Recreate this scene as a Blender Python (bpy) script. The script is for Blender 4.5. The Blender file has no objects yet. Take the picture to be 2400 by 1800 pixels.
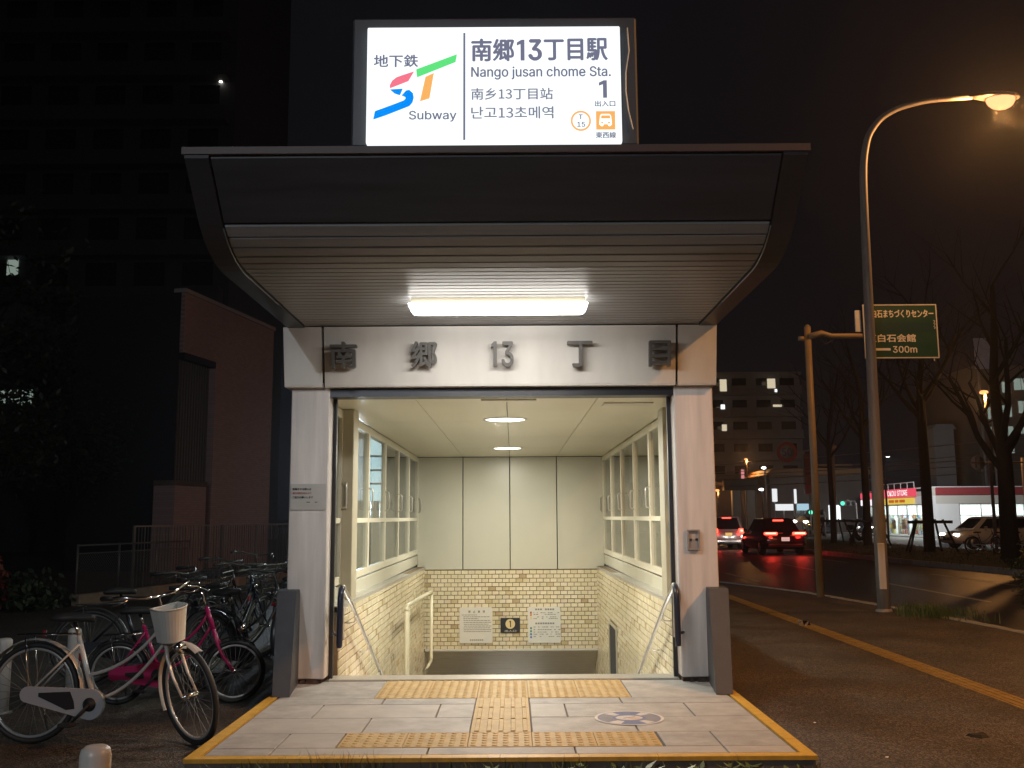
import bpy, math, random
from mathutils import Vector, Matrix

random.seed(7)
S = bpy.context.scene
COL = S.collection
R = math.radians

# ------------------------------------------------------------------ camera
cam_d = bpy.data.cameras.new("camera")
cam_d.sensor_width = 36.0
cam_d.lens = 33.75
cam_d.clip_start = 0.05
cam_d.clip_end = 2000.0
cam = bpy.data.objects.new("camera", cam_d)
COL.objects.link(cam)
PITCH, ROLL = math.atan(313 / 2250), R(0.35)
cam.matrix_world = (Matrix.Translation((0, 0, 1.36)) @ Matrix.Rotation(math.pi / 2 + PITCH, 4, 'X')
                    @ Matrix.Rotation(-ROLL, 4, 'Z'))
S.camera = cam

# ------------------------------------------------------------------ night sky and exposure
w = bpy.data.worlds.new("World")
S.world = w
w.use_nodes = True
nt = w.node_tree
bg = nt.nodes["Background"]
bg.inputs[0].default_value = (0.78, 0.76, 1.0, 1)
bg.inputs[1].default_value = 0.0046
S.view_settings.view_transform = 'Standard'
S.view_settings.look = 'None'
S.view_settings.exposure = 0.0
S.view_settings.gamma = 1.0
S.view_settings.use_curve_mapping = False
S.cycles.use_denoising = True
S.cycles.max_bounces = 8
S.cycles.diffuse_bounces = 5
S.cycles.glossy_bounces = 4
S.cycles.transmission_bounces = 6
S.cycles.transparent_max_bounces = 16
S.cycles.sample_clamp_indirect = 4.0
S.cycles.caustics_reflective = False
S.cycles.caustics_refractive = False
S.cycles.blur_glossy = 0.5

# ------------------------------------------------------------------ materials
def mat(name, col, rough=0.6, metal=0.0, var=0.0, scale=6.0, bump=0.0, bscale=40.0, col2=None, spec=0.5,
        emit=None, estr=0.0, coat=0.0, stretch=None, detail=4.0):
    m = bpy.data.materials.new(name)
    m.use_nodes = True
    n = m.node_tree
    b = n.nodes["Principled BSDF"]
    b.inputs["Base Color"].default_value = (*col, 1)
    b.inputs["Roughness"].default_value = rough
    b.inputs["Metallic"].default_value = metal
    b.inputs["Specular IOR Level"].default_value = spec
    if coat:
        b.inputs["Coat Weight"].default_value = coat
        b.inputs["Coat Roughness"].default_value = 0.08
    if emit:
        b.inputs["Emission Color"].default_value = (*emit, 1)
        b.inputs["Emission Strength"].default_value = estr
    if var or col2 or bump:
        tc = n.nodes.new("ShaderNodeTexCoord")
        mp = n.nodes.new("ShaderNodeMapping")
        n.links.new(tc.outputs["Object"], mp.inputs[0])
        if stretch:
            mp.inputs["Scale"].default_value = stretch
        if var or col2:
            t = n.nodes.new("ShaderNodeTexNoise")
            t.inputs["Scale"].default_value = scale
            t.inputs["Detail"].default_value = detail
            t.inputs["Roughness"].default_value = 0.65
            n.links.new(mp.outputs[0], t.inputs["Vector"])
            r = n.nodes.new("ShaderNodeValToRGB")
            r.color_ramp.elements[0].position = 0.3
            r.color_ramp.elements[1].position = 0.7
            c2 = col2 if col2 else tuple(max(0, c * (1 - var)) for c in col)
            c1 = col if col2 else tuple(min(1, c * (1 + var * 0.5)) for c in col)
            r.color_ramp.elements[0].color = (*c2, 1)
            r.color_ramp.elements[1].color = (*c1, 1)
            n.links.new(t.outputs["Fac"], r.inputs[0])
            n.links.new(r.outputs[0], b.inputs["Base Color"])
        if bump:
            t2 = n.nodes.new("ShaderNodeTexNoise")
            t2.inputs["Scale"].default_value = bscale
            t2.inputs["Detail"].default_value = 3.0
            n.links.new(mp.outputs[0], t2.inputs["Vector"])
            bp = n.nodes.new("ShaderNodeBump")
            bp.inputs["Strength"].default_value = bump
            bp.inputs["Distance"].default_value = 0.01
            n.links.new(t2.outputs["Fac"], bp.inputs["Height"])
            n.links.new(bp.outputs[0], b.inputs["Normal"])
    return m

def emis(name, col, strength):
    m = bpy.data.materials.new(name)
    m.use_nodes = True
    n = m.node_tree
    n.nodes.remove(n.nodes["Principled BSDF"])
    e = n.nodes.new("ShaderNodeEmission")
    e.inputs[0].default_value = (*col, 1)
    e.inputs[1].default_value = strength
    n.links.new(e.outputs[0], n.nodes["Material Output"].inputs[0])
    return m

def glass(name, tint=(0.85, 0.9, 0.88), extra=0.04):
    m = bpy.data.materials.new(name)
    m.use_nodes = True
    n = m.node_tree
    n.nodes.remove(n.nodes["Principled BSDF"])
    tr = n.nodes.new("ShaderNodeBsdfTransparent")
    tr.inputs[0].default_value = (*tint, 1)
    gl = n.nodes.new("ShaderNodeBsdfGlossy")
    gl.inputs["Roughness"].default_value = 0.02
    gl.inputs["Color"].default_value = (0.9, 0.9, 0.9, 1)
    ge = n.nodes.new("ShaderNodeNewGeometry")          # the same on both faces of the thin pane
    dt = n.nodes.new("ShaderNodeVectorMath")
    dt.operation = 'DOT_PRODUCT'
    n.links.new(ge.outputs["Incoming"], dt.inputs[0])
    n.links.new(ge.outputs["Normal"], dt.inputs[1])
    chain = dt.outputs["Value"]
    for op, v0, v1 in (('ABSOLUTE', None, 0), ('SUBTRACT', 1.0, None), ('POWER', None, 5.0), ('MULTIPLY', None, 0.9)):
        q = n.nodes.new("ShaderNodeMath")
        q.operation = op
        if v0 is not None:
            q.inputs[0].default_value = v0
            n.links.new(chain, q.inputs[1])
        else:
            n.links.new(chain, q.inputs[0])
            q.inputs[1].default_value = v1
        chain = q.outputs[0]
    ad = n.nodes.new("ShaderNodeMath")
    ad.operation = 'ADD'
    ad.inputs[1].default_value = extra
    mx = n.nodes.new("ShaderNodeMixShader")
    n.links.new(chain, ad.inputs[0])
    n.links.new(ad.outputs[0], mx.inputs[0])
    n.links.new(tr.outputs[0], mx.inputs[1])
    n.links.new(gl.outputs[0], mx.inputs[2])
    n.links.new(mx.outputs[0], n.nodes["Material Output"].inputs[0])
    return m

def asphalt(name, dark, light, rough, bump, bscale=90.0):
    m = mat(name, light, rough, col2=dark, scale=1.1, bump=0)
    n = m.node_tree
    b = n.nodes["Principled BSDF"]
    tc = n.nodes.new("ShaderNodeTexCoord")
    v = n.nodes.new("ShaderNodeTexVoronoi")
    v.inputs["Scale"].default_value = bscale
    n.links.new(tc.outputs["Object"], v.inputs["Vector"])
    # pale stones among the dark binder
    hs = n.nodes.new("ShaderNodeValToRGB")
    hs.color_ramp.elements[0].position = 0.3
    hs.color_ramp.elements[0].color = (0.45, 0.45, 0.45, 1)
    hs.color_ramp.elements[1].position = 0.95
    hs.color_ramp.elements[1].color = (3.0, 2.8, 2.5, 1)
    sx = n.nodes.new("ShaderNodeSeparateColor")
    n.links.new(v.outputs["Color"], sx.inputs[0])
    n.links.new(sx.outputs[0], hs.inputs[0])
    mx = n.nodes.new("ShaderNodeMix")
    mx.data_type = 'RGBA'
    mx.blend_type = 'MULTIPLY'
    mx.inputs[0].default_value = 1.0
    src = b.inputs["Base Color"].links[0].from_socket
    n.links.new(src, mx.inputs[6])
    n.links.new(hs.outputs[0], mx.inputs[7])
    n.links.new(mx.outputs[2], b.inputs["Base Color"])
    bp = n.nodes.new("ShaderNodeBump")
    bp.inputs["Strength"].default_value = bump
    bp.inputs["Distance"].default_value = 0.006
    n.links.new(v.outputs["Distance"], bp.inputs["Height"])
    n.links.new(bp.outputs[0], b.inputs["Normal"])
    return m

M = {}
M['panel'] = mat("white_enamel_panel", (0.73, 0.71, 0.675), 0.38, var=0.14, scale=1.6, stretch=(1.6, 1, .5), bump=0.03, bscale=3)
M['pillar'] = mat("weathered_pale_panel", (0.68, 0.63, 0.605), 0.5, var=0.22, scale=2.2, stretch=(4, 4, 0.3), bump=0.03, bscale=5)
M['interior'] = mat("cream_steel_panel", (0.58, 0.57, 0.475), 0.3, var=0.05, scale=1.2)
M['ceiling'] = mat("cream_ceiling_panel", (0.74, 0.70, 0.53), 0.28, var=0.05, scale=0.9)
M['frame'] = mat("cream_window_frame", (0.68, 0.65, 0.53), 0.35, var=0.05)
M['post'] = mat("dull_cream_post", (0.46, 0.42, 0.31), 0.45, var=0.08, scale=3)
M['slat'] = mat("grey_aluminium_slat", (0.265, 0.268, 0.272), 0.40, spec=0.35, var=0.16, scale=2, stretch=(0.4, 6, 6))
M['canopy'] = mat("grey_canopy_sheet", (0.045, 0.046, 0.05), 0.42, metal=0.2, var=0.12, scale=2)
M['roof'] = mat("dark_roof_sheet", (0.10, 0.10, 0.10), 0.6)
M['flash'] = mat("dull_red_flashing", (0.07, 0.05, 0.05), 0.5)
M['black'] = mat("black_rubber", (0.02, 0.02, 0.02), 0.6)
M['void'] = mat("dark_gap", (0.012, 0.012, 0.013), 0.8)
M['lintel'] = mat("dark_steel_track", (0.045, 0.045, 0.05), 0.35, metal=0.5)
M['guard'] = mat("charcoal_guard_plate", (0.06, 0.062, 0.073), 0.55, var=0.15, scale=8)
M['letter'] = mat("dull_grey_metal_letter", (0.16, 0.155, 0.15), 0.4, metal=0.35, var=0.1, scale=12)
M['rust'] = mat("rusty_footing", (0.05, 0.028, 0.018), 0.9, var=0.5, scale=30, bump=0.6)
M['ledge'] = mat("grey_stone_ledge", (0.40, 0.385, 0.34), 0.35, var=0.14, scale=9)
TILE = []
for i, c in enumerate([(0.76, 0.68, 0.48), (0.73, 0.65, 0.44), (0.79, 0.71, 0.53), (0.70, 0.62, 0.41), (0.72, 0.61, 0.45), (0.50, 0.38, 0.22), (0.58, 0.48, 0.28)]):
    TILE.append(mat("glazed_wall_tile", c, 0.22, var=0.08, scale=25, bump=0.05, bscale=20))
M['grout'] = mat("dark_grout", (0.21, 0.16, 0.095), 0.9, var=0.2, scale=30)
M['paver'] = mat("granite_paver", (0.385, 0.37, 0.35), 0.62, var=0.30, scale=5, bump=0.12, bscale=160, detail=8)
M['paver2'] = mat("granite_paver", (0.36, 0.35, 0.335), 0.62, var=0.33, scale=6, bump=0.12, bscale=160, detail=8)
M['paver3'] = mat("granite_paver", (0.40, 0.38, 0.355), 0.6, var=0.2, scale=4, bump=0.12, bscale=160, detail=8)
M['yellow'] = mat("yellow_edge_tile", (0.60, 0.36, 0.05), 0.5, var=0.22, scale=14)
M['tact'] = mat("tan_tactile_tile", (0.46, 0.315, 0.105), 0.6, var=0.22, scale=9, bump=0.05, bscale=60)
M['tact2'] = mat("worn_tactile_tile", (0.49, 0.35, 0.14), 0.6, var=0.25, scale=9, bump=0.05, bscale=60)
M['conc'] = mat("grey_concrete", (0.27, 0.26, 0.24), 0.8, var=0.25, scale=4, bump=0.3, bscale=40)
M['conc_dirty'] = mat("dirty_concrete", (0.15, 0.115, 0.09), 0.85, var=0.4, scale=3, bump=0.3, bscale=30)
M['joint'] = mat("dark_mortar", (0.06, 0.05, 0.045), 0.9)
M['steel'] = mat("brushed_stainless", (0.66, 0.64, 0.60), 0.32, metal=0.75)
M['chrome'] = mat("chrome", (0.72, 0.7, 0.68), 0.12, metal=1.0)
M['grip'] = mat("navy_vinyl_grip", (0.022, 0.026, 0.05), 0.3)
M['cream_pipe'] = mat("cream_painted_pipe", (0.68, 0.63, 0.47), 0.35)
M['glass'] = glass("window_glass")
M['dark_glass'] = mat("dark_glass", (0.008, 0.009, 0.011), 0.06, spec=0.6)
M['side_walk'] = asphalt("sidewalk_asphalt", (0.026, 0.022, 0.020), (0.058, 0.049, 0.043), 0.6, 0.7, 95.0)
M['road'] = asphalt("wet_road_asphalt", (0.022, 0.021, 0.021), (0.042, 0.04, 0.039), 0.40, 0.35, 70)
M['road'].node_tree.nodes['Principled BSDF'].inputs['Specular IOR Level'].default_value = 0.3
M['soil'] = mat("dark_soil", (0.035, 0.03, 0.02), 0.95, var=0.5, scale=4, bump=0.7, bscale=14)
M['paint'] = mat("worn_road_paint", (0.5, 0.48, 0.44), 0.55, var=0.4, scale=8)
M['white'] = mat("white_plastic", (0.70, 0.69, 0.66), 0.4, var=0.06)
M['paper'] = mat("white_notice_sheet", (0.72, 0.71, 0.66), 0.5, var=0.04)
M['paper_grey'] = mat("faded_notice_film", (0.46, 0.44, 0.41), 0.4, var=0.06)
M['ink'] = mat("black_print", (0.02, 0.02, 0.02), 0.6)
M['ink_soft'] = mat("grey_print", (0.22, 0.21, 0.2), 0.6)
M['ink_red'] = mat("red_print", (0.35, 0.06, 0.05), 0.6)
M['ink_or'] = mat("orange_print", (0.65, 0.25, 0.05), 0.6)
M['ink_gr'] = mat("teal_print", (0.05, 0.25, 0.2), 0.6)
M['ink_bl'] = mat("blue_print", (0.06, 0.18, 0.45), 0.6)
M['st_blue'] = mat("blue_floor_film", (0.14, 0.16, 0.30), 0.45, var=0.2, scale=10)
M['st_grey'] = mat("slate_floor_film", (0.22, 0.21, 0.25), 0.45, var=0.2, scale=10)
M['st_white'] = mat("white_floor_film", (0.62, 0.58, 0.54), 0.45, var=0.15, scale=12)
M['st_tan'] = mat("pale_orange_floor_film", (0.58, 0.40, 0.30), 0.45)
M['brass'] = mat("cream_disc", (0.72, 0.58, 0.30), 0.4)
# lit things
M['sign_face'] = emis("lit_sign_face", (0.93, 0.99, 1.0), 1.2)
M['sg_dark'] = emis("lit_sign_grey_print", (0.17, 0.175, 0.26), 1.0)
M['sg_mid'] = emis("lit_sign_grey_print", (0.22, 0.225, 0.30), 1.0)
M['sg_lite'] = emis("lit_sign_pale_print", (0.47, 0.46, 0.50), 1.0)
M['sg_green'] = emis("lit_sign_green_print", (0.12, 0.80, 0.22), 1.0)
M['sg_blue'] = emis("lit_sign_blue_print", (0.0, 0.27, 1.0), 1.0)
M['sg_red'] = emis("lit_sign_red_print", (0.95, 0.19, 0.27), 1.0)
M['sg_or'] = emis("lit_sign_orange_print", (0.98, 0.47, 0.13), 1.0)
M['tube'] = emis("lit_fluorescent_cover", (1.0, 0.96, 0.90), 13.0)
M['down'] = emis("lit_downlight", (1.0, 0.97, 0.86), 9.0)
M['sodium'] = emis("lit_sodium_lamp", (1.0, 0.40, 0.17), 2.0)
M['sodium_far'] = emis("lit_sodium_lamp", (1.0, 0.36, 0.12), 2.0)
M['led'] = emis("lit_white_lamp", (0.9, 0.97, 1.0), 7.0)
M['head'] = emis("lit_headlight", (1.0, 0.93, 0.78), 14.0)
M['tail'] = emis("lit_tail_light", (1.0, 0.05, 0.03), 7.0)
M['tail_core'] = emis("lit_tail_core", (1.0, 0.42, 0.25), 4.0)
M['win_warm'] = emis("lit_window_warm", (1.0, 0.86, 0.6), 0.7)
M['win_cool'] = emis("lit_window_cool", (0.75, 0.95, 0.82), 0.27)
M['win_white'] = emis("lit_window_white", (0.95, 1.0, 1.0), 1.5)
M['green_sig'] = emis("lit_green_signal", (0.1, 0.9, 0.55), 1.6)

# ------------------------------------------------------------------ mesh builder
class MB:
    def __init__(self):
        self.v, self.f, self.mi, self.sm = [], [], [], []
        self.cur, self.smooth = 0, False
    def add(self, vs, fs):
        o = len(self.v)
        self.v += [tuple(p) for p in vs]
        for q in fs:
            self.f.append([i + o for i in q])
            self.mi.append(self.cur)
            self.sm.append(self.smooth)
        return self
    def box(self, x0, x1, y0, y1, z0, z1):
        vs = [(x0, y0, z0), (x1, y0, z0), (x1, y1, z0), (x0, y1, z0), (x0, y0, z1), (x1, y0, z1), (x1, y1, z1), (x0, y1, z1)]
        return self.add(vs, [(0, 3, 2, 1), (4, 5, 6, 7), (0, 1, 5, 4), (1, 2, 6, 5), (2, 3, 7, 6), (3, 0, 4, 7)])
    def bbox(self, x0, x1, y0, y1, z0, z1, b=0.01):
        """box with chamfered edges"""
        vs, idx = [], {}
        X, Y, Z = (x0, x1), (y0, y1), (z0, z1)
        for i in (0, 1):
            for j in (0, 1):
                for k in (0, 1):
                    sx, sy, sz = 1 - 2 * i, 1 - 2 * j, 1 - 2 * k
                    for a in range(3):
                        p = [X[i], Y[j], Z[k]]
                        for d, s in enumerate((sx, sy, sz)):
                            if d != a:
                                p[d] += s * b
                        idx[i, j, k, a] = len(vs)
                        vs.append(p)
        fs = []
        for a in range(3):
            o = [d for d in range(3) if d != a]
            for s in (0, 1):
                q = []
                for (m, n_) in ((0, 0), (1, 0), (1, 1), (0, 1)):
                    c = [0, 0, 0]
                    c[a], c[o[0]], c[o[1]] = s, m, n_
                    q.append(idx[(*c, a)])
                fs.append(q)
        for a in range(3):
            o = [d for d in range(3) if d != a]
            for m in (0, 1):
                for n_ in (0, 1):
                    c0, c1 = [0, 0, 0], [0, 0, 0]
                    c0[o[0]] = c1[o[0]] = m
                    c0[o[1]] = c1[o[1]] = n_
                    c1[a] = 1
                    fs.append([idx[(*c0, o[0])], idx[(*c1, o[0])], idx[(*c1, o[1])], idx[(*c0, o[1])]])
        for i in (0, 1):
            for j in (0, 1):
                for k in (0, 1):
                    fs.append([idx[i, j, k, a] for a in range(3)])
        return self.add(vs, fs)
    def hexa(self, p):
        return self.add(p, [(0, 3, 2, 1), (4, 5, 6, 7), (0, 1, 5, 4), (1, 2, 6, 5), (2, 3, 7, 6), (3, 0, 4, 7)])
    def tube(self, pts, r, n=10, cap=True, closed=False):
        pts = [Vector(p) for p in pts]
        rs = r if isinstance(r, (list, tuple)) else [r] * len(pts)
        k = len(pts)
        up = None
        rings = []
        for i, p in enumerate(pts):
            a = pts[(i - 1) % k] if (i > 0 or closed) else p
            b = pts[(i + 1) % k] if (i < k - 1 or closed) else p
            t = (b - a).normalized()
            if up is None:
                up = Vector((0, 0, 1)) if abs(t.z) < 0.9 else Vector((1, 0, 0))
            s = t.cross(up)
            if s.length < 1e-6:
                s = t.orthogonal()
            s.normalize()
            up = s.cross(t).normalized()
            rings.append([p + (s * math.cos(2 * math.pi * j / n) + up * math.sin(2 * math.pi * j / n)) * rs[i] for j in range(n)])
        vs = [q for g in rings for q in g]
        fs = []
        for i in range(k if closed else k - 1):
            i2 = (i + 1) % k
            for j in range(n):
                fs.append((i * n + j, i * n + (j + 1) % n, i2 * n + (j + 1) % n, i2 * n + j))
        if cap and not closed:
            fs.append(tuple(range(n))[::-1])
            fs.append(tuple((k - 1) * n + j for j in range(n)))
        s0, self.smooth = self.smooth, n > 5
        self.add(vs, fs)
        self.smooth = s0
        return self
    def prism(self, poly, y0, y1, flip=False):
        """polygon in x,z pushed along y"""
        n = len(poly)
        vs = [(x, y0, z) for x, z in poly] + [(x, y1, z) for x, z in poly]
        fs = [tuple(range(n)), tuple(range(2 * n - 1, n - 1, -1))]
        fs += [(i, n + i, n + (i + 1) % n, (i + 1) % n) for i in range(n)]
        return self.add(vs, fs)
    def prism_x(self, poly, x0, x1):
        n = len(poly)
        vs = [(x0, y, z) for y, z in poly] + [(x1, y, z) for y, z in poly]
        fs = [tuple(range(n)), tuple(range(2 * n - 1, n - 1, -1))]
        fs += [(i, n + i, n + (i + 1) % n, (i + 1) % n) for i in range(n)]
        return self.add(vs, fs)
    def prism_z(self, poly, z0, z1):
        n = len(poly)
        vs = [(x, y, z0) for x, y in poly] + [(x, y, z1) for x, y in poly]
        fs = [tuple(range(n - 1, -1, -1)), tuple(range(n, 2 * n))]
        fs += [(i, (i + 1) % n, n + (i + 1) % n, n + i) for i in range(n)]
        return self.add(vs, fs)
    def lathe(self, prof, n=20, c=(0, 0, 0)):
        """profile (r,z) about z"""
        vs, fs = [], []
        for r_, z in prof:
            for j in range(n):
                a = 2 * math.pi * j / n
                vs.append((c[0] + r_ * math.cos(a), c[1] + r_ * math.sin(a), c[2] + z))
        k = len(prof)
        for i in range(k - 1):
            for j in range(n):
                fs.append((i * n + j, i * n + (j + 1) % n, (i + 1) * n + (j + 1) % n, (i + 1) * n + j))
        fs.append(tuple(range(n))[::-1])
        fs.append(tuple((k - 1) * n + j for j in range(n)))
        s0, self.smooth = self.smooth, True
        self.add(vs, fs)
        self.smooth = s0
        return self
    def mesh(self, name, mats):
        me = bpy.data.meshes.new(name)
        me.from_pydata(self.v, [], self.f)
        for m in (mats if isinstance(mats, (list, tuple)) else [mats]):
            me.materials.append(m)
        me.polygons.foreach_set("material_index", self.mi)
        me.polygons.foreach_set("use_smooth", self.sm)
        me.update()
        return me
    def build(self, name, mats, parent=None, loc=None, **tags):
        return link(name, self.mesh(name, mats), parent, loc, **tags)

def link(name, me, parent=None, loc=None, rot=None, **tags):
    o = bpy.data.objects.new(name, me)
    COL.objects.link(o)
    if parent is not None:
        o.parent = parent
        if loc is None and parent.get("_w"):
            loc = -Vector(parent["_w"])          # geometry given in world coordinates
    if loc is not None:
        o.location = loc
    if rot is not None:
        o.rotation_euler = rot
    for k, v in tags.items():
        o[k] = v
    return o

def thing(name, label, cat, loc=(0, 0, 0), rz=0.0, group=None, world=False):
    o = bpy.data.objects.new(name, None)
    o.empty_display_size = 0.2
    COL.objects.link(o)
    o.location = loc
    o.rotation_euler = (0, 0, rz)
    o['label'], o['category'] = label, cat
    if group:
        o['group'] = group
    if world:
        o["_w"] = list(loc)
    return o

def tag(o, label, cat, group=None):
    o['label'], o['category'] = label, cat
    if group:
        o['group'] = group
    return o

def struct(o):
    o['kind'] = 'structure'
    return o

def arc(c, r, a0, a1, n, plane='xz'):
    out = []
    for i in range(n + 1):
        a = R(a0 + (a1 - a0) * i / n)
        u, v = r * math.cos(a), r * math.sin(a)
        out.append((c[0] + u, c[1], c[2] + v) if plane == 'xz' else (c[0], c[1] + u, c[2] + v) if plane == 'yz' else (c[0] + u, c[1] + v, c[2]))
    return out

def bez(p0, p1, p2, n=8):
    out = []
    for i in range(n + 1):
        t = i / n
        out.append(tuple(p0[k] * (1 - t) ** 2 + 2 * p1[k] * t * (1 - t) + p2[k] * t * t for k in range(3)))
    return out

import os
FONTS = {}
def font(kind):
    """Blender's own interface fonts; the built-in one if they are missing"""
    if kind not in FONTS:
        try:
            p = bpy.utils.system_resource('DATAFILES', path='fonts')
            FONTS[kind] = bpy.data.fonts.load(os.path.join(p, {'cjk': 'Noto Sans CJK Regular.woff2', 'latin': 'Inter.woff2'}[kind]))
        except Exception:
            FONTS[kind] = None
    return FONTS[kind]

def text_mesh(body, box, y, depth=0.0, bold=0.0, m=None, name="lettering", fit=True):
    """lettering in the x,z plane facing -y; bold strokes are the outline laid down several times, a hair apart"""
    mb = MB()
    offs = [(0, 0)]
    if bold:
        em = (box[3] - box[2])
        b_ = bold * em
        offs = [(-b_, 0), (b_, 0), (0, b_ * .8), (0, -b_ * .8)]
        box = (box[0] + b_, box[1] - b_, box[2] + b_ * .8, box[3] - b_ * .8)
    for i, (dx, dz) in enumerate(offs):
        _text_once(mb, body, (box[0] + dx, box[1] + dx, box[2] + dz, box[3] + dz), y - .0004 * i, depth, fit, name)
    return mb

def one_glyph(box, stem, y, depth=0.0):
    """a plain figure 1 without a foot"""
    x0, x1, z0, z1 = box
    h = z1 - z0
    p = [(x1 - stem, z0), (x1, z0), (x1, z1), (x1 - stem * .75, z1), (x0, z1 - h * .13), (x0, z1 - h * .13 - stem * .85), (x1 - stem, z1 - h * .13 - stem * .45)]
    if depth:
        return MB().prism(p, y - depth, y)
    return MB().add([(x, y, z) for x, z in p], [tuple(range(len(p)))])

def _text_once(mb, body, box, y, depth, fit, name):
    c = bpy.data.curves.new(name, 'FONT')
    c.body = body
    c.size = 1.0
    c.resolution_u = 3
    f_ = font('latin' if all(ord(ch) < 128 for ch in body) else 'cjk')
    if f_:
        c.font = f_
    c.extrude = 0.0
    o = bpy.data.objects.new(name, c)
    me = bpy.data.meshes.new_from_object(o)
    bpy.data.objects.remove(o)
    vs = [v.co.copy() for v in me.vertices]
    fs = [list(p.vertices) for p in me.polygons]
    bpy.data.meshes.remove(me)
    x0, x1 = min(v.x for v in vs), max(v.x for v in vs)
    z0, z1 = min(v.y for v in vs), max(v.y for v in vs)
    X0, X1, Z0, Z1 = box
    sx, sz = (X1 - X0) / (x1 - x0), (Z1 - Z0) / (z1 - z0)
    if not fit:
        sx = sz = min(sx, sz)
    cx, cz, CX, CZ = (x0 + x1) / 2, (z0 + z1) / 2, (X0 + X1) / 2, (Z0 + Z1) / 2
    P = [((v.x - cx) * sx + CX, (v.y - cz) * sz + CZ) for v in vs]
    if depth <= 0:
        mb.add([(x, y, z) for x, z in P], fs)
    else:
        n = len(P)
        mb.add([(x, y - depth, z) for x, z in P] + [(x, y, z) for x, z in P], fs)
        cnt = {}
        for q in fs:
            for i in range(len(q)):
                a, b = q[i], q[(i + 1) % len(q)]
                cnt[(a, b)] = 1
        side = [(a, a + n, b + n, b) for (a, b) in cnt if (b, a) not in cnt]
        o0 = len(mb.v) - 2 * n
        for q in side:
            mb.f.append([i + o0 for i in q])
            mb.mi.append(0)
            mb.sm.append(False)

# ================================================================== GROUND
KERB = [(6.75, -30), (6.72, 2), (6.66, 10), (6.5, 13), (6.15, 16.4), (5.8, 18.9), (5.3, 20.7), (4.8, 22.2), (4.62, 24.5), (4.6, 40), (4.6, 170)]
GZ, RZ = -0.12, -0.27
mb = MB()
HX0, HX1, HY0, HY1 = -1.75, 1.6, 8.63, 23.0          # the stair well is cut out of the ground
for x0, x1, y0, y1 in ((-400, 500, -300, HY0), (-400, HX0, HY0, HY1), (HX1, 500, HY0, HY1), (-400, 500, HY1, 900)):
    mb.add([(x0, y0, -0.45), (x1, y0, -0.45), (x1, y1, -0.45), (x0, y1, -0.45)], [(0, 1, 2, 3)])
struct(mb.build("ground", M['soil']))
# pavement, left of the kerb
poly = [(x - 0.15, y) for x, y in KERB]
mb = MB()
def kx(y):
    for (xa, ya), (xb, yb) in zip(poly, poly[1:]):
        if ya <= y <= yb:
            return xa + (xb - xa) * (y - ya) / (yb - ya)
cuts = sorted([q[1] for q in poly] + [HY0, HY1])
for ya, yb in zip(cuts, cuts[1:]):
    if HY0 <= ya < HY1:
        mb.add([(-60, ya, GZ), (HX0, ya, GZ), (HX0, yb, GZ), (-60, yb, GZ)], [(0, 1, 2, 3)])
        mb.add([(HX1, ya, GZ), (kx(ya), ya, GZ), (kx(yb), yb, GZ), (HX1, yb, GZ)], [(0, 1, 2, 3)])
    else:
        mb.add([(-60, ya, GZ), (kx(ya), ya, GZ), (kx(yb), yb, GZ), (-60, yb, GZ)], [(0, 1, 2, 3)])
side_walk = struct(mb.build("sidewalk", M['side_walk']))
mb = MB()
mb.add([(4, -30, RZ), (70, -30, RZ), (70, 170, RZ), (4, 170, RZ)], [(0, 1, 2, 3)])
road = struct(mb.build("road", M['road']))
# kerb, stone by stone
kerb = struct(MB().add([(KERB[0][0] - 0.15, -30, -0.4), (KERB[0][0], -30, -0.4), (KERB[0][0], -29, -0.4)], [(0, 1, 2)]).build("kerb", M['conc']))
acc = []
for (xa, ya), (xb, yb) in zip(KERB, KERB[1:]):
    L = math.hypot(xb - xa, yb - ya)
    acc.append((xa, ya, xb, yb, L))
ks = MB().bbox(-0.075, 0.075, -0.296, 0.296, -0.28, 0.012, 0.012).mesh("kerb_stone", M['conc'])
cnt = 0
for xa, ya, xb, yb, L in acc:
    n = max(1, int(round(L / 0.6)))
    for i in range(n):
        t = (i + 0.5) / n
        y = ya + (yb - ya) * t
        if y < 6 or y > 62:
            continue
        link("kerb_stone", ks, kerb, (xa + (xb - xa) * t - 0.075, y, GZ + random.uniform(-.003, .004)), (0, 0, math.atan2(yb - ya, xb - xa) - math.pi / 2))
# painted lane lines
def lane_dashes(x, dashes, wdt=0.13, drift=0.0):
    m_ = MB()
    for y0, y1 in dashes:
        m_.add([(x - wdt / 2 + drift * y0, y0, RZ + .004), (x + wdt / 2 + drift * y0, y0, RZ + .004), (x + wdt / 2 + drift * y1, y1, RZ + .004), (x - wdt / 2 + drift * y1, y1, RZ + .004)], [(0, 1, 2, 3)])
    return m_
lane = lane_dashes(6.15, [(24.5, 28.3), (34, 60)])
for y0 in (5, 17.5, 30, 42, 54, 66):
    pass
mk = struct(lane.build("lane_marking", M['paint']))
struct(lane_dashes(8.75, [(18.5, 23.6), (29.0, 33.6), (41, 46), (53, 58)], 0.13, 0.012).build("lane_marking", M['paint']))
struct(lane_dashes(11.65, [(12, 17), (22.6, 27.2), (34, 39)], 0.13).build("lane_marking", M['paint']))
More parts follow.
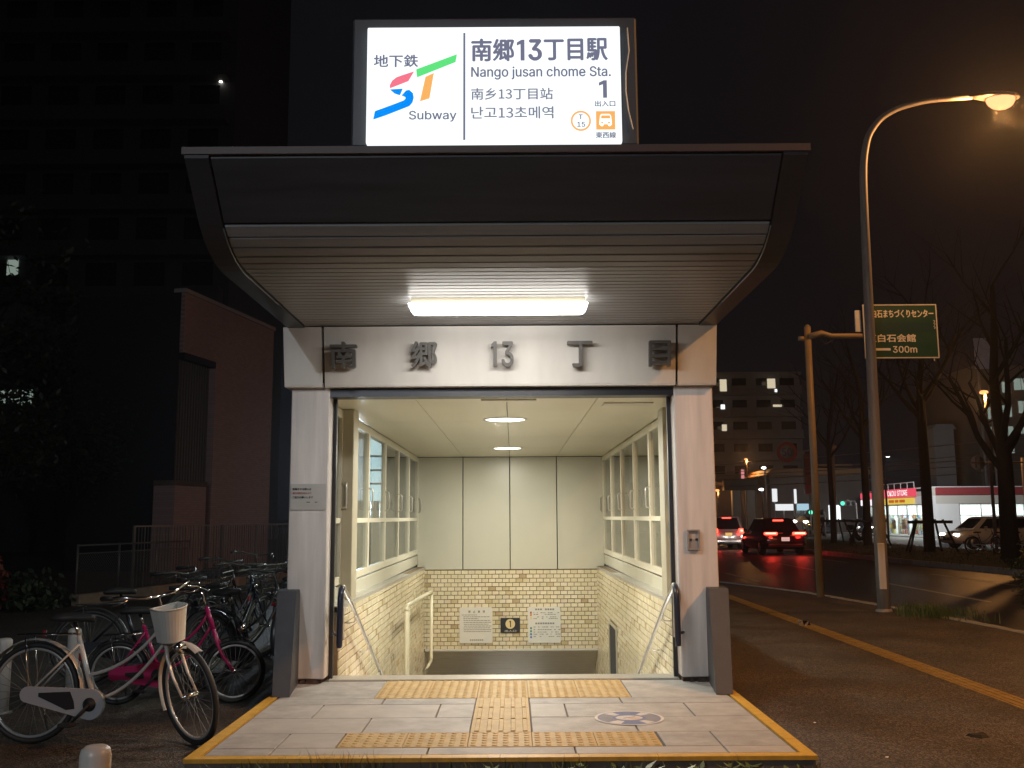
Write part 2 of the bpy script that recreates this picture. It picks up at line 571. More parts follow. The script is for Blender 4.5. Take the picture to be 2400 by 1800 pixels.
# planted median with its own kerb
mb = MB()
med = [(13.7, 20), (13.6, 27), (13.2, 32), (13.0, 42), (13.0, 110)]
for (xa, ya), (xb, yb) in zip(med, med[1:]):
    mb.add([(xa, ya, -0.12), (19.6, ya, -0.12), (19.6, yb, -0.12), (xb, yb, -0.12), (xa, ya, -0.4), (xb, yb, -0.4)], [(0, 1, 2, 3), (0, 3, 5, 4)])
struct(mb.build("median_strip", M['soil']))
mb = MB()
for (xa, ya), (xb, yb) in zip(med, med[1:]):
    L = math.hypot(xb - xa, yb - ya)
    n = int(L / 0.9)
    for i in range(n):
        t = i / n
        t2 = (i + 0.97) / n
        x0_, y0_, x1_, y1_ = xa + (xb - xa) * t, ya + (yb - ya) * t, xa + (xb - xa) * t2, ya + (yb - ya) * t2
        mb.hexa([(x0_ - .07, y0_, -.35), (x0_ + .07, y0_, -.35), (x1_ + .07, y1_, -.35), (x1_ - .07, y1_, -.35),
                 (x0_ - .07, y0_, -.105), (x0_ + .07, y0_, -.105), (x1_ + .07, y1_, -.105), (x1_ - .07, y1_, -.105)])
struct(mb.build("median_kerb", M['conc']))
# far pavement beyond the opposite lanes
mb = MB()
mb.box(29.5, 75, 20, 112, -0.44, -0.2)
struct(mb.build("far_sidewalk", M['conc']))
# yellow guide strip along the pavement, tile by tile
gs = MB()
gs.bbox(-0.11, 0.11, -0.147, 0.147, -0.02, 0.004, 0.002)
for i in range(3):
    x = -0.07 + 0.07 * i
    gs.bbox(x - 0.013, x + 0.013, -0.135, 0.135, 0.003, 0.008, 0.002)
M['guide'] = mat("worn_guide_tile", (0.27, 0.165, 0.042), 0.6, var=0.35, scale=7)
gme = gs.mesh("guide_tile", M['guide'])
gst = struct(MB().box(3.9, 4.12, 3.0, 45.0, -0.135, GZ - 0.004).build("guide_strip", M['joint']))
for i in range(118):
    y = 4.0 + 0.3 * i
    link("guide_tile", gme, gst, (4.01, y, GZ))

# ================================================================== PLATFORM in front of the stairs
PX0, PX1, PY0, PY1 = -1.895, 1.735, 5.73, 8.62
platform = struct(MB().box(PX0 + .01, PX1 - .01, PY0 + .01, PY1, -0.3, -0.012).build("platform", M['conc_dirty']))
def strip_tiles(name, m_, cells, h=0.0):
    for (x0, x1, y0, y1) in cells:
        MB().bbox(x0, x1, y0, y1, -0.03, h, 0.002).build(name, m_, platform)
# yellow edging, one stone at a time
ew = 0.075
n = 8
for i in range(n):
    a, b = PX0 + (PX1 - PX0) * i / n, PX0 + (PX1 - PX0) * (i + 1) / n
    if i == 0:
        poly = [(a, PY0), (b - .003, PY0), (b - .003, PY0 + ew), (a + ew, PY0 + ew)]
    elif i == n - 1:
        poly = [(a, PY0), (b, PY0), (b - ew, PY0 + ew), (a, PY0 + ew)]
    else:
        poly = [(a, PY0), (b - .003, PY0), (b - .003, PY0 + ew), (a, PY0 + ew)]
    MB().prism_z(poly, -0.022, 0.002).build("edge_stone", M['yellow'], platform)
for side in (0, 1):
    ya = PY0
    for i in range(5):
        yb = PY0 + (7.86 - PY0) * (i + 1) / 5
        x0, x1 = (PX0, PX0 + ew) if side == 0 else (PX1 - ew, PX1)
        if i == 0:
            poly = [(PX0, PY0 + .003), (PX0 + ew, PY0 + ew + .003), (PX0 + ew, yb - .003), (PX0, yb - .003)] if side == 0 else \
                   [(PX1, PY0 + .003), (PX1, yb - .003), (PX1 - ew, yb - .003), (PX1 - ew, PY0 + ew + .003)]
        else:
            poly = [(x0, ya), (x1, ya), (x1, yb - .003), (x0, yb - .003)]
        MB().prism_z(poly, -0.022, 0.002).build("edge_stone", M['yellow'], platform)
        ya = yb
ix0, ix1 = PX0 + ew + .012, PX1 - ew - .012
# tactile tiles: five bars towards the stairs, rows of dots across
bx0 = -1.065
TW = 0.392
def dots_tile():
    t = MB().bbox(0, TW - .003, 0, TW - .003, -0.03, 0.0015, 0.0015)
    for i in range(6):
        for j in range(6):
            cx, cy = TW * (i + .5) / 6, TW * (j + .5) / 6
            t.add([(cx + r_ * math.cos(k * math.pi / 4), cy + r_ * math.sin(k * math.pi / 4), z) for r_, z in ((.021, .001), (.013, .0065)) for k in range(8)],
                  [(k, (k + 1) % 8, 8 + (k + 1) % 8, 8 + k) for k in range(8)] + [tuple(range(8, 16))])
    return t
def bars_tile():
    t = MB().bbox(0, TW - .003, 0, TW - .003, -0.03, 0.0015, 0.0015)
    for i in range(5):
        cx = TW * (i + .5) / 5
        t.bbox(cx - .016, cx + .016, .015, TW - .018, 0.001, .0065, .004)
    return t
dme = dots_tile().mesh("tactile_tile", M['tact'])
dme2 = dots_tile().mesh("tactile_tile", M['tact2'])
bme = bars_tile().mesh("tactile_tile", [M['tact']])
for i in range(5):
    link("tactile_tile", random.choice([dme, dme2]), platform, (bx0 + TW * i, 5.995, 0))
    for j in range(2):
        link("tactile_tile", random.choice([dme, dme2]), platform, (bx0 + TW * i, 7.57 + TW * j, 0))
for j in range(3):
    link("tactile_tile", bme, platform, (bx0 + TW * 2, 5.995 + TW * (j + 1) + .004, 0))
bx1, sx0, sx1 = bx0 + 5 * TW, bx0 + 2 * TW, bx0 + 3 * TW
# granite pavers between them (rows front to back, joints as in the photograph)
J = 0.005
def pavers(y0, y1, cuts, holes=()):
    for a, b in zip(cuts, cuts[1:]):
        segs = [(a, b)]
        for h0, h1 in holes:
            new = []
            for s0, s1 in segs:
                if h1 <= s0 or h0 >= s1:
                    new.append((s0, s1))
                else:
                    if h0 - s0 > .02:
                        new.append((s0, h0))
                    if s1 - h1 > .02:
                        new.append((h1, s1))
            segs = new
        for s0, s1 in segs:
            MB().bbox(s0 + J, s1 - J, y0 + J, y1 - J, -0.04, random.uniform(-.0012, .0006), 0.003).build("paver", random.choice([M['paver'], M['paver2'], M['paver3']]), platform)
ry = [PY0 + ew + .012, 5.992, 5.995 + TW + .002, 6.86, 7.34, 7.568, 7.57 + 2 * TW, 8.44]
pavers(ry[0], ry[1], [ix0, -1.43, -.51, .36, 1.25, ix1])
pavers(ry[1], ry[2], [ix0, -1.43, bx0 - .01, bx1 + .01, 1.25, ix1], [(bx0 - .002, bx1 + .002)])
pavers(ry[2], ry[3], [ix0, -.98, -.1, .80, ix1], [(sx0 - .002, sx1 + .002)])
pavers(ry[3], ry[4], [ix0, -1.4, -.54, .37, 1.25, ix1], [(sx0 - .002, sx1 + .002)])
pavers(ry[4], ry[5], [ix0, -.98, .80, ix1], [(sx0 - .002, sx1 + .002)])
pavers(ry[5], ry[6], [ix0, bx0, bx1, ix1], [(bx0 - .002, bx1 + .002)])
MB().bbox(-1.57, 1.40, 8.37, 8.60, -0.05, 0.012, 0.006).build("threshold", M['ledge'], platform)

# stairs going down
mb = MB()
y, z = 8.6, -0.02
prof = []
while y < 22:
    prof.append((y, z))
    z -= 0.16
    prof.append((y, z))
    y += 0.30
prof += [(22.4, z), (22.4, z - .6), (8.6, -.6)]
mb.prism_x(prof, -1.50, 1.37)
M['stair'] = mat("pale_stair_granite", (0.52, 0.50, 0.45), 0.6, var=0.12, scale=6)
struct(mb.build("stairs", M['stair']))

# ================================================================== SUBWAY ENTRANCE (building)
ent = thing("subway_entrance", "pale panelled subway stair entrance with a curved grey slatted canopy", "subway entrance", (-0.085, 8.25, GZ), world=True)
XL0, XL1, XR0, XR1 = -1.91, -1.58, 1.40, 1.735
for x0, x1 in ((XL0, XL1), (XR0, XR1)):
    p = MB().bbox(x0, x1, 8.25, 8.60, 0.035, 2.49, 0.008).build("pillar", M['pillar'], ent)
    mb = MB()
    mb.box(x0 + .012, x1 - .03, 8.262, 8.58, -0.03, 0.034)
    for k in range(9):
        cx = random.uniform(x0 + .03, x1 - .05)
        s = random.uniform(.012, .03)
        mb.hexa([(cx - s, 8.235 - s * .3, -.002), (cx + s, 8.24, -.002), (cx + s, 8.262, -.002), (cx - s, 8.262, -.002),
                 (cx - s * .6, 8.25, .02 + s * .3), (cx + s * .5, 8.252, .016), (cx + s * .5, 8.26, .03), (cx - s * .5, 8.26, .03)])
    mb.build("pillar_footing", M['rust'], ent)
# charcoal guard wedges at the foot of each pillar
def guard(xbo, xbi, xto, xti):
    mb = MB()
    mb.hexa([(xbo, 7.64, 0.003), (xbi, 7.64, 0.003), (xti, 8.3, 0.003), (xto, 8.3, 0.003),
             (xto, 8.13, .765), (xti, 8.13, .765), (xti, 8.3, .775), (xto, 8.3, .775)])
    return mb
guard(-1.86, -1.725, -1.96, -1.80).build("pillar_guard", M['guard'], ent)
guard(1.685, 1.555, 1.785, 1.625).build("pillar_guard", M['guard'], ent)
# fascia, three panels leaning outwards at the top
def fascia_panel(x0, x1, name):
    mb = MB()
    mb.hexa([(x0, 8.17, 2.50), (x1, 8.17, 2.50), (x1, 8.6, 2.50), (x0, 8.6, 2.50), (x0, 8.07, 2.985), (x1, 8.07, 2.985), (x1, 8.6, 2.985), (x0, 8.6, 2.985)])
    mb.hexa([(x0, 8.178, 2.482), (x1, 8.178, 2.482), (x1, 8.6, 2.482), (x0, 8.6, 2.482), (x0, 8.17, 2.50), (x1, 8.17, 2.50), (x1, 8.6, 2.50), (x0, 8.6, 2.50)])
    return mb.build(name, M['panel'], ent)
fascia_panel(-1.955, -1.628, "fascia_panel")
fascia_panel(1.425, 1.755, "fascia_panel")
fascia = fascia_panel(-1.608, 1.405, "fascia_panel")
mb = MB().box(-1.93, 1.74, 8.2, 8.59, 2.52, 2.96)
mb.build("fascia_backing", M['void'], ent)
MB().box(-1.578, 1.398, 8.26, 8.45, 2.405, 2.478).build("shutter_track", M['lintel'], ent)
for x0, x1 in ((-1.579, -1.545), (1.365, 1.399)):
    MB().box(x0, x1, 8.43, 8.47, 0.0, 2.41).build("shutter_guide", M['lintel'], ent)
# raised kanji on the fascia
for ch, x0, x1, y0, y1 in (("南", -1.545, -1.315, 2.625, 2.845), ("郷", -.855, -.635, 2.625, 2.845), ("1", -.178, -.128, 2.635, 2.84), ("3", -.088, .015, 2.63, 2.84), ("丁", .47, .685, 2.625, 2.84), ("目", 1.165, 1.35, 2.625, 2.84)):
    t = one_glyph((x0, x1, y0, y1), .03, 0, 0.055) if ch == "1" else text_mesh(ch, (x0, x1, y0, y1), 0, 0.055, 0.022)
    q = []
    for (x, y, z) in t.v:
        q.append((x, y + 8.162 - (z - 2.5) * 0.206 - 0.03, z))
    t.v = q
    lt = t.build("raised_letter", M['letter'], fascia, loc=(0, 0, 0))

# canopy: flat soffit that rolls up into the front edge
def canopy_curve(off=0.0):
    pts = [(8.08, 3.0 - off)]
    y = 8.08
    while y > 6.3:
        y -= 0.095
        pts.append((y, 3.0 - off))
    y0 = pts[-1][0]
    # equal steps round the bend, then the straight raking front
    fine = [(q[1], q[2]) for q in bez((0, y0, 3.0 - off), (0, 5.93, 2.995 - off), (0, 5.72 - off * .7, 3.165 - off * .7), 200)]
    step, last = 0.0, fine[0]
    for q in fine[1:]:
        step += math.hypot(q[0] - last[0], q[1] - last[1])
        last = q
        if step >= 0.095:
            pts.append(q)
            step = 0
    pts.append(fine[-1])
    pts.append((5.41 - off * .7, 3.475 - off * .7))
    return pts
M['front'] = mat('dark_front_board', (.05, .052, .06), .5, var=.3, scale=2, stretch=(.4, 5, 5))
cv = canopy_curve()
SX0, SX1 = -1.765, 1.595
for (ya, za), (yb, zb) in zip(cv, cv[1:]):
    d = Vector((yb - ya, zb - za))
    if d.length < .03:
        continue
    d.normalize()
    nrm = Vector((d.y, -d.x)) * 1.0         # towards outside (down / forward)
    if nrm.y > 0.3:
        nrm = -nrm
    g = 0.0035
    a = Vector((ya, za)) + d * g
    b = Vector((yb, zb)) - d * g
    a2, b2 = a + d * .006 + nrm * .006, b - d * .006 + nrm * .006
    ai, bi = a - nrm * .02, b - nrm * .02
    front = za > 3.13 and (yb < 5.5)
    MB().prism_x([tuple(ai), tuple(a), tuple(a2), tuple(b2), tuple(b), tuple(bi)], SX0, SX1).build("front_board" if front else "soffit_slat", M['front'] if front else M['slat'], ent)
# dark lining behind the slats
mb = MB()
ln = [(y + .02 if z > 3.02 else y, z + .022) for y, z in cv]
for (ya, za), (yb, zb) in zip(ln, ln[1:]):
    mb.add([(SX0 - .02, ya, za), (SX1 + .02, ya, za), (SX1 + .02, yb, zb), (SX0 - .02, yb, zb)], [(0, 1, 2, 3)])
mb.build("soffit_lining", M['void'], ent)
oc = canopy_curve(0.022)
for x0, x1 in ((-1.915, SX0 - .008), (SX1 + .008, 1.745)):
    poly = oc + [(5.40, 3.52), (17.3, 3.42), (17.3, 3.03), (8.6, 3.03), (8.08, 3.03)]
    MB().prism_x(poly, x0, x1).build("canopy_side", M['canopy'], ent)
# thin bright trim along the inner edge of each side
M['trim'] = mat("pale_trim", (0.22, 0.22, 0.22), 0.35, metal=0.4)
for xx in (SX0 - .004, SX1 + .004):
    MB().tube([(xx, y - (.008 if z > 3.05 else 0), z - .028 + (.02 if z > 3.2 else 0)) for y, z in cv[10:-2]], .005, 6).build("edge_trim", M['trim'], ent)
MB().hexa([(-1.93, 5.385, 3.482), (1.76, 5.385, 3.482), (1.76, 5.52, 3.482), (-1.93, 5.52, 3.482), (-1.93, 5.385, 3.525), (1.76, 5.385, 3.525), (1.76, 5.52, 3.532), (-1.93, 5.52, 3.532)]).build("canopy_flashing", M['flash'], ent)
MB().hexa([(-1.90, 5.53, 3.522), (1.73, 5.53, 3.522), (1.73, 17.3, 3.422), (-1.90, 17.3, 3.422), (-1.90, 5.53, 3.55), (1.73, 5.53, 3.55), (1.73, 17.3, 3.445), (-1.90, 17.3, 3.445)]).build("roof", M['roof'], ent)

# stair hall: ceiling panels, end wall panels, side windows
WL, WR = -1.67, 1.59            # window planes
CZ = 2.42
jx = [WL + .004, -.87, -.05, .77, WR - .004]
jy = [8.48, 10.6, 12.7, 14.8, 16.88]
for xa, xb in zip(jx, jx[1:]):
    for ya, yb in zip(jy, jy[1:]):
        MB().bbox(xa + .003, xb - .003, ya + .002, yb - .002, CZ, CZ + .03, .003).build("ceiling_panel", M['ceiling'], ent)
MB().box(WL - .1, WR + .1, 8.46, 17.2, CZ + .031, 3.0).build("ceiling_void", M['void'], ent)
for x0, x1, y0_, y1_ in ((.86, 1.32, 8.9, 9.12), (-.28, .22, 8.62, 8.72)):
    m_ = MB()
    m_.box(x0, x1, y0_, y1_, CZ - .012, CZ - .001)
    m_.build("ceiling_hatch", M['frame'], ent)
for xa, xb in zip(jx, jx[1:]):
    MB().bbox(xa + .008, xb - .008, 16.88, 16.93, .475, CZ - .008, .004).build("wall_panel", M['interior'], ent)
MB().box(WL, WR, 16.931, 17.1, -.9, 2.6).build("end_wall", M['void'], ent)
for s, xw in ((-1, WL), (1, WR)):
    out = xw + s * .2
    xa, xb = sorted((xw + s * .03, out))
    MB().box(xa, xb, 8.601, 17.1, GZ - .1, .74).build("outer_wall", M['pillar'], ent)
    MB().box(xa, xb, 8.601, 17.1, 2.41, 3.02).build("outer_wall", M['pillar'], ent)
    # sill panel and ledge
    ys = [8.6, 9.62] + [9.62 + 1.452 * k for k in range(1, 6)]
    xi = xw - s * .012
    x0, x1 = sorted((xi, xw + s * .028))
    for ya, yb in zip(ys, ys[1:]):
        MB().bbox(x0, x1, ya + .004, yb - .004, .56, .72, .003).build("sill_panel", M['interior'], ent)
    x0, x1 = sorted((xw - s * .145, xw + s * .02))
    MB().hexa([(x0, 8.6, .545), (x1, 8.6, .545), (x1, 16.875, .465), (x0, 16.875, .465), (x0, 8.6, .60), (x1, 8.6, .60), (x1, 16.875, .52), (x0, 16.875, .52)]).build("stone_ledge", M['ledge'], ent)
    # steel post standing in front of the windows
    x0, x1 = sorted((xw - s * .125, xw + s * .02))
    MB().bbox(x0, x1, 9.33, 9.63, .555, CZ - .001, .006).build("steel_post", M['post'], ent)
    # windows: five behind the post, one before it
    wins = [(8.61, 9.325)] + [(9.635 + 1.449 * k, 9.635 + 1.449 * (k + 1) - .004) for k in range(5)]
    for wi, (ya, yb) in enumerate(wins):
        fr = MB()
        x0, x1 = sorted((xw - s * .022, xw + s * .03))
        fw = .05
        fr.box(x0, x1, ya, ya + fw, .74, 2.405)
        fr.box(x0, x1, yb - fw, yb, .74, 2.405)
        x0, x1 = sorted((xw - s * .020, xw + s * .028))
        fr.box(x0, x1, ya + fw, yb - fw, .74, .815)
        fr.box(x0, x1, ya + fw, yb - fw, 2.325, 2.405)
        fr.box(x0, x1, ya + fw, yb - fw, 1.315, 1.365)
        wo = fr.build("window", M['frame'], ent)
        for za, zb in ((.815, 1.315), (1.365, 2.325)):
            px_ = xw + s * .004
            MB().box(min(px_, px_ + s * .006), max(px_, px_ + s * .006), ya + fw + .001, yb - fw - .001, za + .001, zb - .001).build("pane", M['glass'], wo, loc=(0, 0, 0))
        # D-shaped pull on the frame
        hx, hy = xw - s * .02, yb - fw * .5
        MB().tube([(hx, hy, 1.46), (hx - s * .045, hy, 1.47), (hx - s * .05, hy, 1.50), (hx - s * .05, hy, 1.66), (hx - s * .045, hy, 1.69), (hx, hy, 1.70)], .008, 8).build("pull_handle", M['steel'], wo, loc=(0, 0, 0))
    hx = xw - s * .125
    MB().tube([(hx + s * .06, 9.322, 1.46), (hx + s * .055, 9.28, 1.47), (hx + s * .055, 9.275, 1.5), (hx + s * .055, 9.275, 1.66), (hx + s * .055, 9.28, 1.69), (hx + s * .06, 9.322, 1.70)], .008, 8).build("pull_handle", M['steel'], ent)
M['nosing'] = mat('bright_nosing', (.7, .68, .62), .25, metal=.3)
M['lsoffit'] = mat('tan_soffit_slat', (.56, .49, .36), .45, var=.06)
# sloping soffit over the lower flight, with a bright nosing
def slope_pt(d):
    return (16.9 + d * math.cos(R(30)), -.885 - d * math.sin(R(30)))
for k in range(14):
    a, b = slope_pt(.12 * k), slope_pt(.12 * k + .113)
    MB().prism_x([a, b, (b[0] + .02, b[1] + .03), (a[0] + .02, a[1] + .03)], -1.52, 1.44).build("lower_soffit_slat", M['lsoffit'], ent)
MB().prism_x([(16.9, -.90), (16.9, -.92), (22, -3.8), (22, -3.7)], -1.54, 1.46).build("lower_soffit_lining", M['void'], ent, loc=(0.085, -8.25, -GZ + .055))
MB().bbox(-1.525, 1.445, 16.868, 16.91, -.905, -.862, .012).build("soffit_nosing", M['nosing'], ent)

# ================================================================== TILED WALLS of the stair hall
TLX, TLZ = 0.118, 0.0705
TVAR = [0] * 9 + [1] * 6 + [2] * 6 + [3] * 4 + [4] * 2 + [5, 6]
def tile_mesh(mi):
    return MB().bbox(-.0538, .0538, -.012, 0, -.0303, .0303, .003).mesh("wall_tile", TILE[mi])
TMESH = [tile_mesh(i) for i in range(7)]
def tiled_wall(name, label, origin, rz, length, zfun, keep, near, backing):
    """wall in local x (along), z; faces local -y. zfun(x)->(bottom, top)"""
    t = thing(name, label, "tiled wall", origin, rz)
    rest = MB()
    backing.build("grout_bed", M['grout'], t)
    cells = []
    zt = max(zfun(0)[1], zfun(length)[1])
    zb = min(zfun(0)[0], zfun(length)[0])
    rows = int((zt - zb) / TLZ) + 1
    for r_ in range(rows + 1):
        z = zt - TLZ * (r_ + .5)
        off = TLX * .5 * (r_ % 2)
        for c in range(-1, int(length / TLX) + 2):
            x = off + TLX * (c + .5) - TLX * .5
            xa, xb = max(x - .0538, .002), min(x + .0538, length - .002)
            if xb - xa < .02:
                continue
            lo, hi = zfun((xa + xb) / 2)
            za, zb_ = max(z - .0303, lo + .004), min(z + .0303, hi - .002)
            if zb_ - za < .012 or not keep(x, z):
                continue
            if xb - xa < .1 or zb_ - za < .058:
                rest.cur = random.choice(TVAR)
                rest.box(xa, xb, -.012, 0, za, zb_)
            else:
                cells.append((near(x, z), x, z))
    cells.sort()
    for i, (_, x, z) in enumerate(cells):
        v = random.choice(TVAR)
        dy = random.uniform(-.0012, .0012)
        if i < 300:
            link("wall_tile", TMESH[v], t, (x, dy, z))
        else:
            rest.cur = v
            rest.box(x - .0538, x + .0538, -.012 + dy, 0, z - .0303, z + .0303)
    o = rest.build("wall_tile_field", TILE, t)
    o['kind'] = 'stuff'
    return t
# end wall, facing us
tiled_wall("tiled_wall", "narrow end wall of small cream tiles under the blank panels at the stair bottom", (-1.545, 16.9, 0), 0, 3.0,
           lambda x: (-.865, .462), lambda x, z: True, lambda x, z: abs(x - 1.5) + abs(z + .2) * 2.2,
           MB().box(0, 3.0, .0, .03, -.86, .47))
# side walls: local x runs towards the far end on the right wall, towards us on the left wall
def sf(y):           # top under the ledge
    return .60 - (y - 8.6) * .0095 - .036
def low(y):
    return max(-1.9, -.15 - max(0, y - 8.7) * .2)
SL, SRX = -1.535, 1.455
LEN = 11.3
tiled_wall("tiled_wall", "long tiled stair wall under the left-hand windows, behind the cream pipe rail", (SL, 8.6, 0), R(90), LEN,
           lambda x: (low(8.6 + x), sf(8.6 + x) if 8.6 + x < 16.85 else -.9),
           lambda x, z: z > 1.36 - (1.42 / 8.6) * (8.6 + x) - .25, lambda x, z: 8.6 + x,
           MB().hexa([(0, 0, -.4), (LEN, 0, -3.5), (LEN, .1, -3.5), (0, .1, -.4), (0, 0, .59), (LEN, 0, .5), (LEN, .1, .5), (0, .1, .59)]))
DY0, DY1, DZ = 13.75, 14.75, -.18      # dark service opening in the right wall
YE = 8.6 + LEN
tiled_wall("tiled_wall", "long tiled stair wall under the street-side windows, with a dark slot in it", (SRX, YE, 0), R(-90), LEN,
           lambda x: (low(YE - x), sf(YE - x) if YE - x < 16.85 else -.9),
           lambda x, z: z > 1.36 - (1.42 / 8.6) * (YE - x) - .25 and not (DY0 - .06 < YE - x < DY1 + .06 and z < DZ + .05), lambda x, z: YE - x,
           MB().hexa([(0, 0, -3.5), (LEN, 0, -.4), (LEN, .1, -.4), (0, .1, -3.5), (0, 0, .5), (LEN, 0, .59), (LEN, .1, .59), (0, .1, .5)]))
t = thing("service_niche", "narrow dark framed slot set in the tiled wall beside the descending steps", "niche", (SRX, 14.25, -.8), world=True)
MB().box(SRX - .014, SRX - .008, DY0 + .03, DY1 - .03, -1.6, DZ - .03).build("opening", M['void'], t)  # flat black sheet in front of the wall, standing for the slot's shade
fr = MB()
for a, b, c_, d in ((DY0 - .01, DY0 + .03, -1.6, DZ), (DY1 - .03, DY1 + .01, -1.6, DZ), (DY0 + .03, DY1 - .03, DZ - .03, DZ)):
    fr.box(SRX - .03, SRX - .006, a, b, c_, d)
fr.build("frame", M['post'], t)

# ================================================================== LIGHT FITTINGS
t = thing("strip_light", "long white fluorescent fitting under the slatted canopy soffit", "light", (-.1, 7.12, 3.0), world=True)
fx0, fx1 = -.77, .57
db = MB()
rings = []
for z_, e_, w_ in ((2.945, 0.0, .125), (2.925, .004, .124), (2.903, .022, .112), (2.895, .045, .09)):
    rings.append([(sx * (.67 - e_ - c1) - .1, 7.115 + sy * (w_ - c2), z_) for sx, sy, seq in ((1, -1, 0), (1, 1, 1), (-1, 1, 0), (-1, -1, 1)) for c1, c2 in (((.012, 0), (0, .012)) if seq == 0 else ((0, .012), (.012, 0)))])
vs = [p for r_ in rings for p in r_]
db.add(vs, [(i * 8 + q, i * 8 + (q + 1) % 8, (i + 1) * 8 + (q + 1) % 8, (i + 1) * 8 + q) for i in range(3) for q in range(8)] + [tuple(range(24, 32)), tuple(range(7, -1, -1))])
db.build("diffuser", M['tube'], t)
MB().box(fx0 + .02, fx1 - .02, 7.02, 7.21, 2.946, 2.993).build("housing", M['post'], t)
mb = MB()
for sx in (-1, 1):
    mb.box(-.1 + sx * .63 - .012, -.1 + sx * .63 + .012, 7.04, 7.065, 2.886, 2.8945)
mb.build("clip", M['white'], t)
ld = bpy.data.lights.new("strip_lamp", 'AREA')
ld.shape = 'RECTANGLE'
ld.size, ld.size_y = 1.3, .2
ld.energy = 28
ld.color = (1.0, .95, .87)
lo = bpy.data.objects.new("strip_lamp", ld)
COL.objects.link(lo)
lo.parent = t
lo.location = (0, 0, -.118)
ld2 = bpy.data.lights.new("strip_lamp_side", 'AREA')
ld2.shape = 'RECTANGLE'
ld2.size, ld2.size_y = 1.3, .1
ld2.energy = 4.5
ld2.color = (1.0, .95, .88)
lo2 = bpy.data.objects.new("strip_lamp_side", ld2)
COL.objects.link(lo2)
lo2.parent = t
lo2.location = (0, .14, -.10)
lo2.rotation_euler = (R(62), 0, 0)

def downlight(y, label, power):
    t = thing("downlight", label, "ceiling light", (-.075, y, CZ), group="round downlights in the stair ceiling")
    MB().lathe([(.215, -.003), (.235, -.012), (.24, -.004), (.24, 0.0), (.205, 0.0), (.205, -.003)], 40).build("trim_ring", M['white'], t)
    MB().lathe([(.001, -.006), (.19, -.006), (.212, -.003), (.001, -.002)], 40).build("lens", M['down'], t)
    d = bpy.data.lights.new("downlight_lamp", 'AREA')
    d.shape = 'DISK'
    d.size = .38
    d.energy = power
    d.color = (1.0, .95, .80)
    o = bpy.data.objects.new("downlight_lamp", d)
    COL.objects.link(o)
    o.parent = t
    o.location = (0, 0, -.02)
downlight(10.42, "larger-looking round downlight, first in the ceiling behind the dark track", 118)
downlight(14.79, "round downlight further in, close to the blank end panels", 92)
# tube lamps low on the walls of the lower flight (they throw light up the tiles)
for s, x in ((-1, SL + .045), (1, SRX - .045)):
    t = thing("stair_tube_light", "low tube light on the tiled wall %s" % ("below the cream pipe rail" if s < 0 else "below the dark slot side rail"), "light", (x, 9.6, -.62))
    MB().tube([(0, -.55, .1), (0, .55, -.1)], .016, 8).build("tube", M['led'], t)
    d = bpy.data.lights.new("tube_lamp", 'POINT')
    d.energy = 26.0
    d.shadow_soft_size = .05
    d.color = (.95, .93, 1.0)
    o = bpy.data.objects.new("tube_lamp", d)
    COL.objects.link(o)
    o.parent = t
    o.location = (-s * .06, -.3, .12)

# lamps under the ceiling of the lower flight, out of sight behind the end wall
t = thing("lower_stair_light", "strip light under the sloping soffit of the lower flight", "light", (-.05, 19.6, -2.75))
MB().bbox(-.6, .6, -.06, .06, .0, .05, .01).build("diffuser", M['tube'], t)
d = bpy.data.lights.new("lower_lamp", 'AREA')
d.shape = 'RECTANGLE'
d.size, d.size_y = 1.2, .15
d.energy = 90
d.color = (1, .95, .84)
o = bpy.data.objects.new("lower_lamp", d)
COL.objects.link(o)
o.parent = t
o.location = (0, 0, -.03)
o.rotation_euler = (R(-50), 0, 0)

# ================================================================== ILLUMINATED STATION SIGN
sg = thing("station_sign", "bright white illuminated subway station sign above the canopy", "sign", (-.095, 5.5, 3.61), world=True)
M['signbox'] = mat("dim_sign_box", (0.07, 0.07, 0.078), 0.45, var=0.1, scale=3)
MB().bbox(-.945, .76, 5.425, 5.80, 3.535, 4.345, .012).build("sign_box", M['signbox'], sg)
FX0, FX1, FZ0, FZ1 = -.848, .655, 3.535, 4.258
fb = MB().bbox(FX0, FX1, 5.372, 5.424, FZ0, FZ1, .006)
face = fb.build("lit_face", M['sign_face'], sg)
# loose cable hanging at the side of the face
MB().tube([(.705, 5.418, 4.27), (.712, 5.416, 4.12), (.69, 5.416, 3.98), (.688, 5.416, 3.87), (.70, 5.416, 3.75), (.725, 5.416, 3.63)], .004, 5).build("cable", M['ledge'], sg)
def su(X):
    return FX0 + (X - 120) / 1850 * (FX1 - FX0)
def sv(Y):
    return FZ0 + (1055 - Y) / 848 * (FZ1 - FZ0)
SY = 5.368
def stext(body, X0, X1, Y0, Y1, m, bold=0.0):
    text_mesh(body, (su(X0), su(X1), sv(Y1), sv(Y0)), SY, 0, bold).build("lettering", m, face, loc=(0, 0, 0))
def spoly(pts, m, name="emblem_stroke", y=SY):
    MB().add([(su(X), y, sv(Y)) for X, Y in pts], [tuple(range(len(pts)))]).build(name, m, face, loc=(0, 0, 0))
stext("地下鉄", 170, 495, 412, 506, M['sg_dark'], .026)
stext("Subway", 430, 775, 824, 905, M['sg_dark'], .022)
spoly([(823, 255), (838, 255), (838, 1037), (823, 1037)], M['sg_dark'], "divider")
stext("南郷", 880, 1196, 298, 468, M['sg_dark'], .03)
def sone(X0, X1, Y0, Y1, m, st):
    one_glyph((su(X0), su(X1), sv(Y1), sv(Y0)), st * (su(X1) - su(X0)), SY).build("lettering", m, face, loc=(0, 0, 0))
sone(1214, 1270, 308, 462, M['sg_dark'], .52)
stext("3", 1296, 1398, 304, 465, M['sg_dark'], .045)
